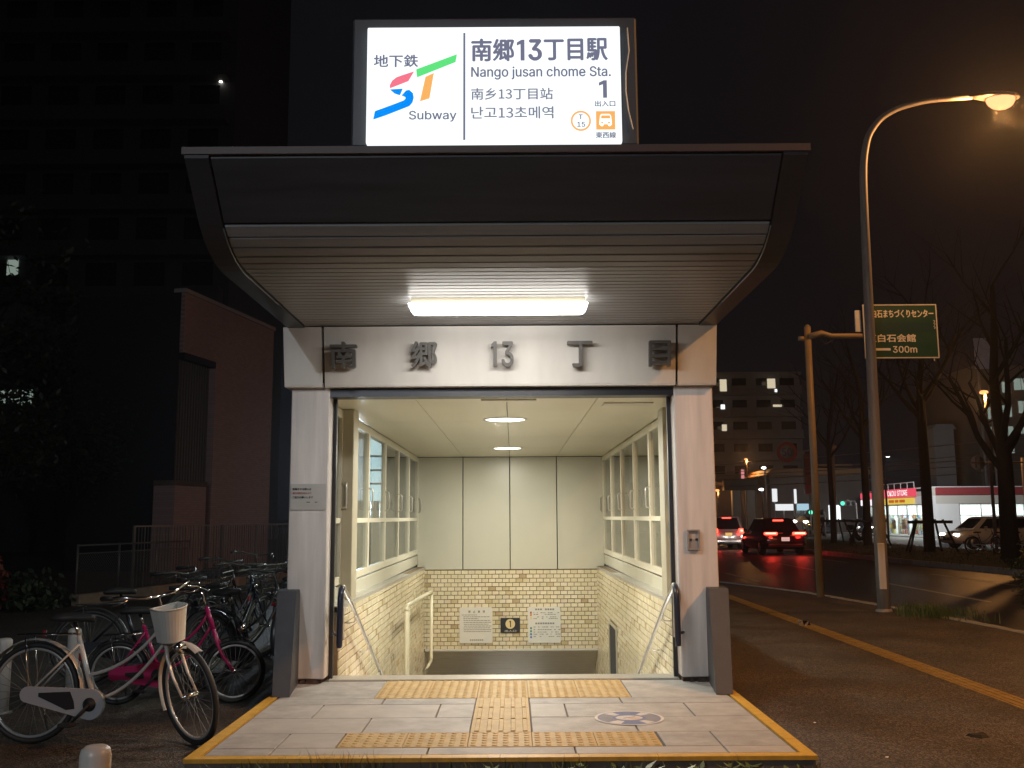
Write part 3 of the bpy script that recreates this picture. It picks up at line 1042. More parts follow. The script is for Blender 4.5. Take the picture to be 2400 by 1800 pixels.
stext("丁目駅", 1410, 1878, 298, 466, M['sg_dark'], .03)
stext("Nango jusan chome Sta.", 880, 1897, 505, 602, M['sg_dark'], .022)
stext("南乡13丁目站", 880, 1474, 662, 748, M['sg_mid'], .02)
stext("난고13초메역", 880, 1476, 797, 886, M['sg_mid'], .018)
sone(1808, 1866, 610, 738, M['sg_dark'], .5)
stext("出入口", 1776, 1925, 758, 802, M['sg_dark'], .03)
stext("東西線", 1778, 1925, 985, 1030, M['sg_dark'], .03)
stext("T", 1656, 1688, 858, 893, M['sg_dark'], .03)
stext("15", 1646, 1704, 912, 948, M['sg_dark'], .03)
ring = MB()
rv = [(su(1673 + r_ * math.cos(a * math.pi / 24)), SY, sv(904 - r_ * math.sin(a * math.pi / 24))) for r_ in (60, 73) for a in range(48)]
ring.add(rv, [(a, (a + 1) % 48, 48 + (a + 1) % 48, 48 + a) for a in range(48)])
ring.build("line_ring", M['sg_or'], face, loc=(0, 0, 0))
spoly([(1783, 835), (1921, 835), (1921, 968), (1783, 968)], M['sg_or'], "train_square")
SW = emis("lit_sign_white_print", (1, 1, 1), 1.6)
tr = [(1812, 868), (1822, 856), (1880, 856), (1891, 868), (1897, 930), (1884, 944), (1820, 944), (1805, 930)]
spoly(tr, SW, "train_symbol", SY - .001)
spoly([(1820, 866), (1884, 866), (1886, 890), (1818, 890)], M['sg_or'], "train_window", SY - .002)
for X in (1824, 1872):
    spoly([(X - 6, 914), (X + 12, 914), (X + 12, 926), (X - 6, 926)], M['sg_or'], "train_lamp", SY - .002)
spoly([(1838, 930), (1866, 930), (1874, 946), (1830, 946)], M['sg_or'], "train_coupling", SY - .002)
# emblem
spoly([(480, 522), (777, 412), (767, 470), (487, 581)], M['sg_green'])
spoly([(548, 577), (609, 549), (578, 735), (509, 756)], M['sg_or'])
spoly([(466, 536), (424, 608), (290, 660), (289, 636), (306, 604), (336, 580), (372, 566)], M['sg_red'])
spoly([(290, 668), (384, 662), (364, 711), (326, 698)], M['sg_blue'])
spoly([(408, 676), (431, 672), (458, 696), (464, 728), (456, 762), (432, 790), (388, 807), (262, 856), (172, 886), (184, 825), (330, 772), (392, 748), (405, 735), (404, 724), (376, 712)], M['sg_blue'])

# ================================================================== NOTICES
t = thing("pillar_notice", "faded white notice film with printed lines on the left-hand pillar", "notice", (-1.745, 8.249, 1.54), world=True)
NX0, NX1, NZ0, NZ1 = -1.893, -1.592, 1.435, 1.655
sheet = MB().box(NX0, NX1, 8.243, 8.2495, NZ0, NZ1).build("sheet", M['paper_grey'], t)
for body, x0, x1, z0, z1, m_ in (("駐輪をする際には", NX0 + .014, NX0 + .175, 1.602, 1.622, M['ink']), ("通行の妨げのないよう", NX0 + .014, NX0 + .175, 1.567, 1.587, M['ink_red']), ("ご協力お願いします", NX0 + .014, NX0 + .19, 1.532, 1.552, M['ink'])):
    text_mesh(body, (x0, x1, z0, z1), 8.2415, 0, .03).build("lettering", m_, sheet, loc=(0, 0, 0))
mb = MB()
mb.box(NX0 + .135, NX0 + .165, 8.2412, 8.2415, 1.497, 1.503)
mb.box(NX0 + .205, NX0 + .228, 8.2412, 8.2415, 1.497, 1.503)
mb.build("footer_print", M['ink'], sheet, loc=(0, 0, 0), kind='stuff')

t = thing("switch_box", "small grey recessed box on the street-side pillar", "box", (1.53, 8.249, 1.165), world=True)
mb = MB()
for a in ((1.478, 1.582, 1.238, 1.25), (1.478, 1.582, 1.08, 1.092), (1.478, 1.49, 1.092, 1.238), (1.57, 1.582, 1.092, 1.238)):
    mb.box(a[0], a[1], 8.225, 8.2495, a[2], a[3])
mb.build("frame", mat('grey_box_frame', (.36, .34, .33), .4, metal=.3), t)
MB().box(1.49, 1.57, 8.236, 8.2495, 1.092, 1.17).build("cover", mat("grey_box_cover", (.34, .31, .31), .4, metal=.2), t)
MB().box(1.49, 1.57, 8.242, 8.2495, 1.171, 1.238).build("recess", mat("dull_box_recess", (.46, .40, .36), .4), t)
MB().box(1.498, 1.515, 8.232, 8.2359, 1.155, 1.175).box(1.545, 1.566, 8.232, 8.2359, 1.158, 1.176).build("latch", M['ink'], t)

# posters on the end wall
def poster(label, x0, x1, z0, z1):
    t = thing("wall_poster", label, "poster", ((x0 + x1) / 2, 16.885, (z0 + z1) / 2), world=True, group="posters on the end wall tiles")
    r_, n_ = .03, 4
    poly = []
    for cx, cz, a0 in ((x1 - r_, z0 + r_, -90), (x1 - r_, z1 - r_, 0), (x0 + r_, z1 - r_, 90), (x0 + r_, z0 + r_, 180)):
        for k in range(n_ + 1):
            a = R(a0 + 90 * k / n_)
            poly.append((cx + r_ * math.cos(a), cz + r_ * math.sin(a)))
    s = MB().prism(poly, 16.868, 16.8865).build("board", M['paper'], t)
    return t, s
PYY = 16.867
t, s = poster("white notice board of long text lines, on the tiled end wall, without colours", -.925, -.36, -.765, -.165)
mb = MB()
for i in range(4):
    cx = -.755 + .082 * i
    text_mesh("禁止事項"[i], (cx - .02, cx + .02, -.258, -.216), PYY, 0, .04).build("lettering", M['ink_soft'], s, loc=(0, 0, 0))
for i, (x0, x1) in enumerate([(-.885, -.63), (-.86, -.41), (-.86, -.6), (-.855, -.39), (-.855, -.375), (-.85, -.42), (-.85, -.375), (-.855, -.40), (-.85, -.375), (-.85, -.39)]):
    z = -.292 - .031 * i
    x = x0
    while x < x1:
        l_ = random.uniform(.02, .06)
        mb.box(x, min(x + l_, x1), PYY - .0005, PYY, z - .005, z + .005)
        x += l_ + .008
mb.build("text_line", M['ink_soft'], s, loc=(0, 0, 0), kind='stuff')
mb = MB()
for i in range(7):
    mb.box(-.745 + .034 * i, -.725 + .034 * i, PYY - .0005, PYY, -.722, -.70)
mb.build("footer_print", M['ink_soft'], s, loc=(0, 0, 0), kind='stuff')
t, s = poster("white timetable board with small coloured squares down its edge", .25, .81, -.765, -.165)
for zz_, n_ in ((-.205, 8), (-.44, 8)):
    mb = MB()
    for i in range(n_):
        if n_ == 8 and i == 3 and zz_ > -.3:
            continue
        mb.box(.375 + .042 * i, .405 + .042 * i, PYY - .0005, PYY, zz_ - .014, zz_ + .014)
    mb.build("heading_print", M['ink_soft'], s, loc=(0, 0, 0), kind='stuff')
mb = MB()
for zz_ in (-.262, -.29, -.332, -.36, -.50, -.545, -.585, -.62, -.66):
    x = .345
    while x < .77:
        l_ = random.uniform(.012, .04)
        if random.random() < .8:
            mb.box(x, x + l_, PYY - .0005, PYY, zz_ - .006, zz_ + .006)
        x += l_ + random.choice([.008, .01, .045])
mb.build("timetable_print", M['ink_soft'], s, loc=(0, 0, 0), kind='stuff')
for zz_, m_ in ((-.26, M['ink_red']), (-.30, M['ink_or']), (-.35, M['brass']), (-.52, M['ink_gr']), (-.57, M['ink_gr']), (-.62, M['ink_bl']), (-.67, M['ink_bl'])):
    MB().box(.285, .315, PYY - .0006, PYY, zz_ - .017, zz_ + .017).build("colour_square", m_, s, loc=(0, 0, 0))
t = thing("exit_number_sign", "small black sign with the exit number in a cream disc", "sign", (-.055, 16.88, -.465), world=True)
bd = MB().bbox(-.222, .112, 16.862, 16.8865, -.59, -.345, .004).build("board", M['ink'], t)
disc = MB()
disc.add([(-.055 + .082 * math.cos(k * math.pi / 16), 16.8612, -.445 + .082 * math.sin(k * math.pi / 16)) for k in range(32)], [tuple(range(32))])
disc.build("disc", M['brass'], bd, loc=(0, 0, 0))
one_glyph((-.073, -.042, -.50, -.392), .017, 16.8606).build("lettering", M['ink'], bd, loc=(0, 0, 0))
text_mesh("出入口", (-.15, .045, -.578, -.545), 16.8612, 0, .0).build("lettering", M['paper'], bd, loc=(0, 0, 0))

# floor sticker
t = thing("floor_sticker", "round blue and white floor sticker on the granite platform", "sticker", (.785, 6.80, 0))
def disc_z(r0, r1, z, a0=0, a1=360, cx=0, cy=0, sx=1, sy=1, n=40):
    m_ = MB()
    k = int(n * (a1 - a0) / 360)
    vs = []
    for r_ in (r0, r1):
        for i in range(k + 1):
            a = R(a0 + (a1 - a0) * i / k)
            vs.append((cx + r_ * math.cos(a) * sx, cy + r_ * math.sin(a) * sy, z))
    m_.add(vs, [(i, i + 1, k + 1 + i + 1, k + 1 + i) for i in range(k)])
    return m_
disc_z(.001, .235, .0022).build("film", M['st_blue'], t)
disc_z(.215, .235, .0030).build("white_rim", M['st_white'], t)
for a0, a1, m_ in ((-40, 40, 'st_grey'), (140, 220, 'st_grey'), (40, 60, 'st_white'), (118, 140, 'st_white'), (222, 248, 'st_white'), (298, 322, 'st_white')):
    disc_z(.115, .205, .0026, a0, a1).build("segment", M[m_], t)
disc_z(.001, .092, .0030, sx=1.0, sy=.8).build("centre_patch", M['st_white'], t)
disc_z(.001, .045, .0034, cx=.035, cy=-.02, sx=1.0, sy=.8).build("centre_patch", M['st_tan'], t)
MB().add([(-.045, -.012, .0036), (-.04, -.026, .0036), (.05, .03, .0036), (.045, .044, .0036)], [(0, 1, 2, 3)]).build("stripe", M['st_grey'], t)

# ================================================================== HANDRAILS
def handrail(s, label):
    xw = SL if s < 0 else SRX
    x = xw - s * .095
    t = thing("handrail", label, "handrail", (x, 8.35, 0), world=True, group="stainless stair handrails")
    top = arc((x, 8.28, .68), .11, 180, 40, 10, 'yz')
    e = top[-1]
    MB().tube(top[5:] + [(x, 8.75, .60), (x, 10.2, -.06), (x, 12.0, -.9), (x, 14.2, -1.95)], .0175, 12).build("rail", M['steel'], t)
    MB().tube([(x, 8.145, .30), (x, 8.15, .33), (x, 8.165, .62)] + top[:6], [.022] + [.026] * (len(top[:6]) + 2), 14).build("grip_sleeve", M['grip'], t)
    MB().tube([(x, 8.28, .36), (x, 8.27, .40), (x, 8.262, .70)] + [(x, 8.30, .77)], .0165, 10).build("return_bar", M['steel'], t)
    MB().tube([(x, 8.155, .40), (xw - s * .03, 8.255, .40), (xw - s * .002, 8.4, .40)], .012, 8).build("bracket", M['grip'], t)
    for yb in (8.95, 9.75, 10.6, 11.6):
        zb = .60 - (yb - 8.75) * .455 if yb < 10.2 else -.06 - (yb - 10.2) * .467
        MB().tube([(x, yb, zb - .012), (x, yb, zb - .07), (x + s * .02, yb, zb - .09), (xw - s * .003, yb, zb - .09)], .007, 8).build("bracket", M['steel'], t)
handrail(-1, "steel handrail with navy grip beside the cream pipe rail, left of the steps")
handrail(1, "steel handrail with navy grip on the tiled wall near the dark slot")
# lit panel standing outside, seen through a side window
t = thing("lit_panel", "tall bluish-white lit panel outside, glimpsed through a left-hand stair window", "sign", (-2.95, 20.0, GZ), world=True)
MB().bbox(-2.99, -2.66, 19.95, 20.1, 1.72, 3.05, .02).build("panel", emis("lit_pale_blue_panel", (.62, .88, 1.0), 2.0), t)
for x in (-2.92, -2.73):
    MB().tube([(x, 20.02, GZ), (x, 20.02, 1.72)], .025, 8).build("leg", M['steel'], t)
d = bpy.data.lights.new("wall_wash_lamp", 'AREA')         # added lamp beside the panel, washing the brick wall and fences
d.shape = 'RECTANGLE'
d.size, d.size_y = .35, 1.3
d.energy = 190
d.color = (.72, .86, 1.0)
o = bpy.data.objects.new("wall_wash_lamp", d)
COL.objects.link(o)
o.parent = t
o.location = (-.30, .25, 2.5)
o.rotation_euler = (R(90), 0, math.atan2(.62, -.78) - math.pi / 2 + math.pi)
mb = MB()
for z in (2.05, 2.33, 2.62):
    mb.box(-2.95, -2.7, 19.944, 19.949, z, z + .04)
mb.build("printed_line", M['ink_bl'], t)
t = thing("pipe_rail", "cream painted pipe rail standing part way down the stairs", "rail", (-1.3, 12.1, -1), world=True)
xr = -1.32
MB().tube([(xr, 12.15, -1.9), (xr, 12.15, .24), (xr, 12.19, .285)], .026, 10).build("post", M['cream_pipe'], t)
MB().tube([(xr, 12.32, -1.9), (xr, 12.32, .26)], .019, 10).build("post", M['cream_pipe'], t)
MB().tube([(xr, 12.12, .235), (xr, 12.19, .285), (xr, 13.5, .25), (xr, 15.75, .185), (xr, 15.83, .16)], .027, 10).build("top_rail", M['cream_pipe'], t)
MB().tube([(xr, 13.1, .29), (xr, 13.1, .40)], .012, 8).build("hook", M['cream_pipe'], t)
MB().tube([(xr, 15.83, .17), (xr, 15.83, -.84), (xr, 15.80, -.9)], .027, 10).build("post", M['cream_pipe'], t)
MB().tube([(xr, 15.83, -.9), (xr, 15.2, -.9), (xr - .05, 15.0, -.92), (xr - .05, 15.9, -1.6)], .022, 10).build("lower_rail", M['cream_pipe'], t)

# ================================================================== BICYCLES, POSTS AND THE LEFT SIDE
def ring_tube(r_, t_, n=36, m=7, c=(0, 0, 0), sy=1.0):
    mb = MB()
    pts = [(c[0] + r_ * math.cos(2 * math.pi * i / n), c[1], c[2] + r_ * math.sin(2 * math.pi * i / n)) for i in range(n)]
    mb.tube(pts, t_, m, closed=True)
    return mb
def make_wheel(parent, r_, loc, rot, rim_m, tyre_m):
    wme = ring_tube(r_ - .02, .02, 44, 8).mesh("wheel", tyre_m)
    wo = link("wheel", wme, parent, loc, rot)
    ring_tube(r_ - .045, .011, 44, 6).build("rim", rim_m, wo)
    sp = MB()
    for i in range(28):
        a = 2 * math.pi * i / 28
        a2 = a + (.55 if i % 4 < 2 else -.55)
        s = .028 if i % 2 else -.028
        sp.tube([(.022 * math.cos(a2), s, .022 * math.sin(a2)), ((r_ - .05) * math.cos(a), 0, (r_ - .05) * math.sin(a))], .0016, 4, cap=False)
    o = sp.build("spokes", M['spoke'], wo)
    hb = MB()
    hb.tube([(0, -.05, 0), (0, .05, 0)], .018, 10)
    hb.tube([(0, -.065, 0), (0, .065, 0)], .007, 6)
    hb.build("hub", M['chrome'], wo)
    return wo

def bicycle(label, loc, rz, frame_m, steer=0.0, lean=0.0, r_=.33, wb=1.12, chain_m=None, fender_m=None, basket_m=None, basket_solid=False, group=None, k=1.0, seat_m=None, extras=True, chrome_m=None):
    CH = chrome_m or M['chrome']
    b = thing("bicycle", label, "bicycle", loc, rz, group)
    b.rotation_euler = (lean, 0, rz)
    fender_m = fender_m or CH
    chain_m = chain_m or M['white']
    tyre = M['black']
    rim_m = chrome_m or M['rim_bike']
    rx, fx = -wb / 2, wb / 2
    # steering rotation about the head axis
    ax_p = Vector((fx - .06, 0, r_))
    ax_d = Vector((-.34, 0, .94)).normalized()
    RM = Matrix.Translation(ax_p) @ Matrix.Rotation(steer, 4, ax_d) @ Matrix.Translation(-ax_p)
    def hx(z):
        return ax_p.x - .34 / .94 * (z - r_)
    H1, H0 = r_ + .50 * k, r_ + .345 * k     # head tube top and bottom
    make_wheel(b, r_, (rx, 0, r_), (0, 0, 0), rim_m, tyre)
    fw = make_wheel(b, r_, (fx, 0, r_), (0, 0, 0), rim_m, tyre)
    fw.matrix_local = RM @ Matrix.Translation((fx, 0, r_))
    bb = (rx + .44 * min(1, r_ / .33), 0, .265 if r_ > .3 else .24)
    st = (bb[0] - .15, 0, r_ + .37 * k)
    fr = MB()
    fr.tube([bb, st], .0165, 10)
    fr.tube([(hx(H1 + .01), 0, H1 + .01), (hx(H0 - .01), 0, H0 - .01)], .019, 10)
    sm_ = tuple(bb[i] + (st[i] - bb[i]) * .42 for i in range(3))
    fr.tube(bez((hx(H1 - .03), 0, H1 - .03), (sm_[0] + .30, 0, sm_[2] + .04), sm_, 10), .0112, 8)
    sl_ = tuple(bb[i] + (st[i] - bb[i]) * .05 for i in range(3))
    fr.tube(bez((hx(H0 + .03), 0, H0 + .03), (bb[0] + .25, 0, bb[2] + .06), sl_, 10), .0115, 8)
    for s in (-1, 1):
        fr.tube([(bb[0], s * .03, bb[2]), (rx, s * .055, r_)], .009, 7)
        fr.tube([(st[0] + .02, s * .02, st[2] - .05), (rx, s * .055, r_)], .007, 7)
    fr.tube([(bb[0], -.04, bb[2]), (bb[0], .04, bb[2])], .024, 10)
    fr.build("frame", frame_m, b)
    # fork, crown and handlebar turn with the front wheel
    fk = MB()
    for s in (-1, 1):
        fk.tube([(hx(H0 - .02), s * .035, H0 - .02), (hx(H0 - .10), s * .052, H0 - .10), (hx(r_ + .12) + .01, s * .055, r_ + .12), (fx, s * .055, r_)], [.014, .013, .010, .008], 8)
    fk.tube([(hx(H0 - .02), -.04, H0 - .02), (hx(H0 - .02), .04, H0 - .02)], .014, 8)
    o = fk.build("fork", frame_m, b)
    o.matrix_local = RM
    hb = MB()
    ST = H1 + .13
    hb.tube([(hx(H1), 0, H1), (hx(ST), 0, ST), (hx(ST) + .03, 0, ST + .01)], .012, 8)
    for s in (-1, 1):
        hb.tube([(hx(ST) + .03, 0, ST + .01), (hx(ST) + .04, s * .10, ST + .02), (hx(ST) - .02, s * .24, ST + .05), (hx(ST) - .12, s * .275, ST + .045), (hx(ST) - .17, s * .28, ST + .04)], .011, 8)
    o = hb.build("handlebar", CH, b)
    o.matrix_local = RM
    for s in (-1, 1):
        g = MB().tube([(hx(ST) - .10, s * .27, ST + .047), (hx(ST) - .22, s * .283, ST + .035)], .017, 8).build("grip", M['black'], b)
        g.matrix_local = RM
        l_ = MB().tube([(hx(ST) + .0, s * .22, ST + .03), (hx(ST) - .03, s * .27, ST + .01), (hx(ST) - .13, s * .285, ST - .005)], .006, 6).build("brake_lever", CH, b)
        l_.matrix_local = RM
    # saddle on its post
    sp0 = (st[0] - .035, 0, st[2] + .095)
    MB().tube([st, sp0], .0125, 8).build("seat_post", M['chrome'], b)
    sd = MB()
    secs = [(-.14, .085, .0), (-.12, .10, .03), (-.04, .095, .04), (.03, .05, .035), (.10, .028, .03), (.135, .015, .015)]
    vs = []
    for x, wy, h_ in secs:
        for q in range(10):
            a = math.pi * 2 * q / 10
            vs.append((sp0[0] + x, wy * math.cos(a), sp0[2] + .025 + (h_ if math.sin(a) > 0 else .028) * math.sin(a)))
    fs = [(i * 10 + q, i * 10 + (q + 1) % 10, (i + 1) * 10 + (q + 1) % 10, (i + 1) * 10 + q) for i in range(len(secs) - 1) for q in range(10)]
    fs += [tuple(range(9, -1, -1)), tuple(50 + q for q in range(10))]
    sd.smooth = True
    sd.add(vs, fs)
    sd.build("saddle", seat_m or M['black'], b)
    # fenders: curved strips
    def fender(c, a0, a1, name, rm=None):
        n_, m_ = 20, 5
        vs, fs = [], []
        for i in range(n_ + 1):
            a = R(a0 + (a1 - a0) * i / n_)
            for q in range(m_):
                v = (q - 2) / 2
                rr = r_ + .028 - .012 * v * v
                vs.append((c[0] + rr * math.cos(a), v * .028, c[2] + rr * math.sin(a)))
        for i in range(n_):
            for q in range(m_ - 1):
                fs.append((i * m_ + q, i * m_ + q + 1, (i + 1) * m_ + q + 1, (i + 1) * m_ + q))
        f_ = MB()
        f_.smooth = True
        f_.add(vs, fs)
        o_ = f_.build(name, fender_m, b)
        if rm:
            o_.matrix_local = rm
    fender((rx, 0, r_), -8, 205, "fender")
    fender((fx, 0, r_), 62, 205, "fender", RM)
    # chain case, cranks and pedals
    yy = -.058
    cc = MB()
    x0, x1, z0, z1 = rx, bb[0], r_ - .005, bb[2]
    outer = []
    for k_ in range(13):
        a = R(90 - 180 * k_ / 12)
        outer.append((x1 + .098 * math.cos(a), z1 + .098 * math.sin(a)))
    for k_ in range(9):
        a = R(-90 - 180 * k_ / 8)
        outer.append((x0 + .052 * math.cos(a), z0 + .052 * math.sin(a)))
    cc.prism(outer, yy - .014, yy + .01)
    co = cc.build("chain_case", chain_m, b)
    slot = [(x0 + .08, z0 + .012), (x0 + .30, z0 + .022), (x1 - .11, z1 + .022), (x1 - .10, z1 - .028), (x1 - .16, z1 - .035), (x0 + .08, z0 - .012)]
    MB().prism(slot, yy - .0155, yy - .0142).build("slot", M['void'], co)
    MB().tube([(x1, yy - .018, z1), (x1, yy - .0143, z1)], .045, 16).build("crank_boss", M['black'], co)
    cr = MB()
    cr.tube([(bb[0], -.075, bb[2]), (bb[0], .075, bb[2])], .012, 8)
    cr.tube([(bb[0], -.085, bb[2]), (bb[0] - .11, -.09, bb[2] - .12)], .010, 6)
    cr.tube([(bb[0], .085, bb[2]), (bb[0] + .11, .09, bb[2] + .12)], .010, 6)
    cr.build("crank", M['black'], b)
    for s in (-1, 1):
        MB().bbox(bb[0] + s * .11 - .045, bb[0] + s * .11 + .045, s * .10 - (0 if s > 0 else .075), s * .10 + (.075 if s > 0 else 0), bb[2] + s * .12 - .012, bb[2] + s * .12 + .012, .004).build("pedal", M['black'], b)
    # carrier and stand
    cr = MB()
    for s in (-1, 0, 1):
        cr.tube([(st[0] - .02, s * .045, r_ * 2 + .055), (rx - .12, s * .05, r_ * 2 + .05)], .006, 6)
    for s in (-1, 1):
        cr.tube([(rx, s * .06, r_), (rx - .06, s * .055, r_ * 2 + .05)], .005, 6)
        cr.tube([(rx - .12, s * .05, r_ * 2 + .05), (rx - .12, 0, r_ * 2 + .05)], .006, 6)
    cr.build("carrier", CH, b)
    sn = MB()
    sn.tube([(rx + .02, .07, r_), (rx + .02, .20, .005)], .009, 6)
    sn.build("kickstand", M['chrome'], b)
    MB().bbox(rx - r_ - .06, rx - r_ - .035, -.03, .03, r_ + .10, r_ + .16, .004).build("reflector", mat_reflector, b)
    if extras:
        lp = MB().tube([(fx + .02, -.075, r_ + .34), (fx + .08, -.075, r_ + .35)], [.03, .04], 12).build("lamp", M['chrome'], b)
        lp.matrix_local = RM
    if basket_m:
        bx, bz = hx(ST) + (.06 if basket_solid else .09), H1 - (.15 if basket_solid else .09)
        ks_ = .72 if basket_solid else 1
        bs = MB()
        lo_ = [(bx + .02, -.11 * ks_), (bx + .24 * ks_, -.11 * ks_), (bx + .24 * ks_, .11 * ks_), (bx + .02, .11 * ks_)]
        hi_ = [(bx - .01, -.14 * ks_), (bx + .31 * ks_, -.14 * ks_), (bx + .31 * ks_, .14 * ks_), (bx - .01, .14 * ks_)]
        if basket_solid:
            n_ = 14
            def ring_(w0, d0, z, sh=0.0):
                out_ = [(bx + sh, -w0, z), (bx + sh, w0, z)]
                for q in range(n_ + 1):
                    a_ = math.pi / 2 - math.pi * q / n_
                    out_.append((bx + d0 * .45 + d0 * .55 * math.cos(a_), w0 * math.sin(a_), z))
                return out_
            lv_ = [ring_(.082, .155, bz, .02), ring_(.092, .175, bz + .11, .01), ring_(.102, .20, bz + .225), ring_(.098, .193, bz + .225, .004), ring_(.084, .16, bz + .02, .02)]
            m_ = n_ + 3
            vs = [p for r__ in lv_ for p in r__]
            bs.add(vs, [(i * m_ + q, i * m_ + (q + 1) % m_, (i + 1) * m_ + (q + 1) % m_, (i + 1) * m_ + q) for i in range(4) for q in range(m_)] + [tuple(range(m_ - 1, -1, -1)), tuple(4 * m_ + q for q in range(m_))])
            bs.tube(lv_[2], .006, 6, closed=True)
        else:
            for kz in range(6):
                t_ = kz / 5
                bs.tube([(lo_[i][0] + (hi_[i][0] - lo_[i][0]) * t_, lo_[i][1] + (hi_[i][1] - lo_[i][1]) * t_, bz + .25 * t_) for i in range(4)], .004 if kz < 5 else .007, 5, closed=True)
            for i in range(4):
                for q in range(7):
                    t_ = q / 7
                    a_ = [lo_[i][d] + (lo_[(i + 1) % 4][d] - lo_[i][d]) * t_ for d in (0, 1)]
                    c_ = [hi_[i][d] + (hi_[(i + 1) % 4][d] - hi_[i][d]) * t_ for d in (0, 1)]
                    bs.tube([(*a_, bz), (*c_, bz + .25)], .003, 4, cap=False)
            for q in range(5):
                bs.tube([(lo_[0][0] + .22 * q / 4, -.11, bz), (lo_[0][0] + .22 * q / 4, .11, bz)], .003, 4, cap=False)
        o = bs.build("basket", basket_m, b)
        o.matrix_local = RM
    return b

M['rim_bike'] = mat('bright_rim', (.46, .44, .42), .3, metal=.3)
M['spoke'] = mat('dull_spoke', (.22, .21, .2), .5, metal=.3)
mat_reflector = mat("red_reflector", (.3, .02, .02), .2)
M['silver'] = mat("silver_bike_paint", (0.66, 0.62, 0.58), 0.3, metal=0.15, coat=.4)
M['magenta'] = mat("magenta_bike_paint", (0.42, 0.012, 0.10), 0.3)
M['grey_plastic'] = mat("grey_chain_case", (0.42, 0.42, 0.43), 0.4)
M['basket'] = mat("pale_basket_plastic", (0.62, 0.62, 0.58), 0.5, var=.1, scale=5)
DARKS = [mat("dark_bike_paint", c, .3, metal=.3) for c in ((.02, .022, .03), (.03, .03, .035), (.012, .02, .04), (.06, .06, .065), (.035, .012, .012))]
bicycle("silver step-through bicycle with turned front wheel, pale chain case and white basket", (-2.69, 6.64, GZ), R(-5), M['silver'], steer=R(-38), lean=R(-3), chain_m=M['grey_plastic'], fender_m=M['silver'], basket_m=M['basket'], basket_solid=True)
bicycle("small magenta bicycle behind the silver one", (-2.75, 8.06, GZ), R(3), M['magenta'], steer=R(8), lean=R(-2), r_=.25, wb=.93, chain_m=M['magenta'], k=1.0, group="parked bicycles")
M['dull'] = mat('dull_bike_metal', (.10, .10, .10), .35, metal=.4)
BK = [("dark bicycle with a wire basket parked beside the magenta one", (-3.35, 9.15, GZ), R(12), 0, -.3, True),
      ("black bicycle close to the entrance wall, second row", (-2.45, 9.25, GZ), R(62), 1, .2, False),
      ("dark bicycle leaning towards the wall, wire basket facing the fence", (-2.85, 10.2, GZ), R(75), 2, -.2, True),
      ("dull grey bicycle parked third in line along the entrance wall", (-2.4, 11.3, GZ), R(84), 3, .3, True),
      ("dark red bicycle among the rear row by the low kerb wall", (-3.45, 11.4, GZ), R(70), 4, -.25, False),
      ("dark bicycle at the back of the row near the railing", (-2.75, 12.9, GZ), R(80), 0, .15, True),
      ("black bicycle furthest back between railing and entrance wall", (-3.6, 13.7, GZ), R(100), 1, -.3, False)]
for lab, loc, rz, di, st_, bk in BK:
    bicycle(lab, loc, rz, DARKS[di], steer=st_, lean=R(random.uniform(-4, 0)), chain_m=DARKS[di], fender_m=random.choice([M['dull'], DARKS[3]]), basket_m=(M['dull'] if bk else None), group="parked bicycles", chrome_m=M['dull'])

def bollard(label, x, y, top, ringed=False):
    t = thing("bollard", label, "bollard", (x, y, GZ), group="white bollards")
    h = top - GZ
    MB().lathe([(.055, 0), (.055, h - .035), (.05, h - .014), (.036, h - .003), (.012, h)], 20).build("post", M['bollard'], t)
    if ringed:
        MB().lathe([(.0565, h - .145), (.059, h - .142), (.059, h - .118), (.0565, h - .115)], 20).build("band", M['black'], t)
    MB().lathe([(.085, 0), (.085, .012), (.057, .018)], 20).build("base", M['conc'], t)
M['bollard'] = mat("white_bollard_paint", (0.62, 0.58, 0.53), 0.35, var=.12, scale=6)
bollard("white bollard nearest the camera, its rounded top catching orange light", -1.53, 3.66, .545)
bollard("plain white bollard behind the silver bicycle's frame", -3.74, 8.4, .45)
bollard("white bollard with a black band behind the silver bicycle's rear wheel", -3.98, 7.72, .45, True)

# low kerb wall with two fences on it
A = Vector((-7.6, 17.0))
B = Vector((-5.45, 24.6))
ad = (B - A).normalized()
ang = math.atan2(ad.y, ad.x)
wl = thing("low_wall", "low dirty concrete wall carrying the fences behind the bicycles", "wall", (A.x, A.y, GZ), ang)
M['low_wall'] = mat('brownish_concrete', (.34, .24, .18), .85, var=.35, scale=3, bump=.3)
L_ = (B - A).length
k = 0
x = 0
while x < L_ + 8:
    MB().bbox(x + .006, x + .994, -.09, .09, 0, .20, .012).build("wall_block", M['low_wall'], wl, loc=(0, 0, random.uniform(-.004, .006)))
    x += 1.0
M['fence'] = mat("dull_fence_paint", (0.13, 0.12, 0.115), 0.5, metal=.3)
M['fence_pale'] = mat("pale_fence_paint", (0.22, 0.21, 0.21), 0.4, metal=.3)
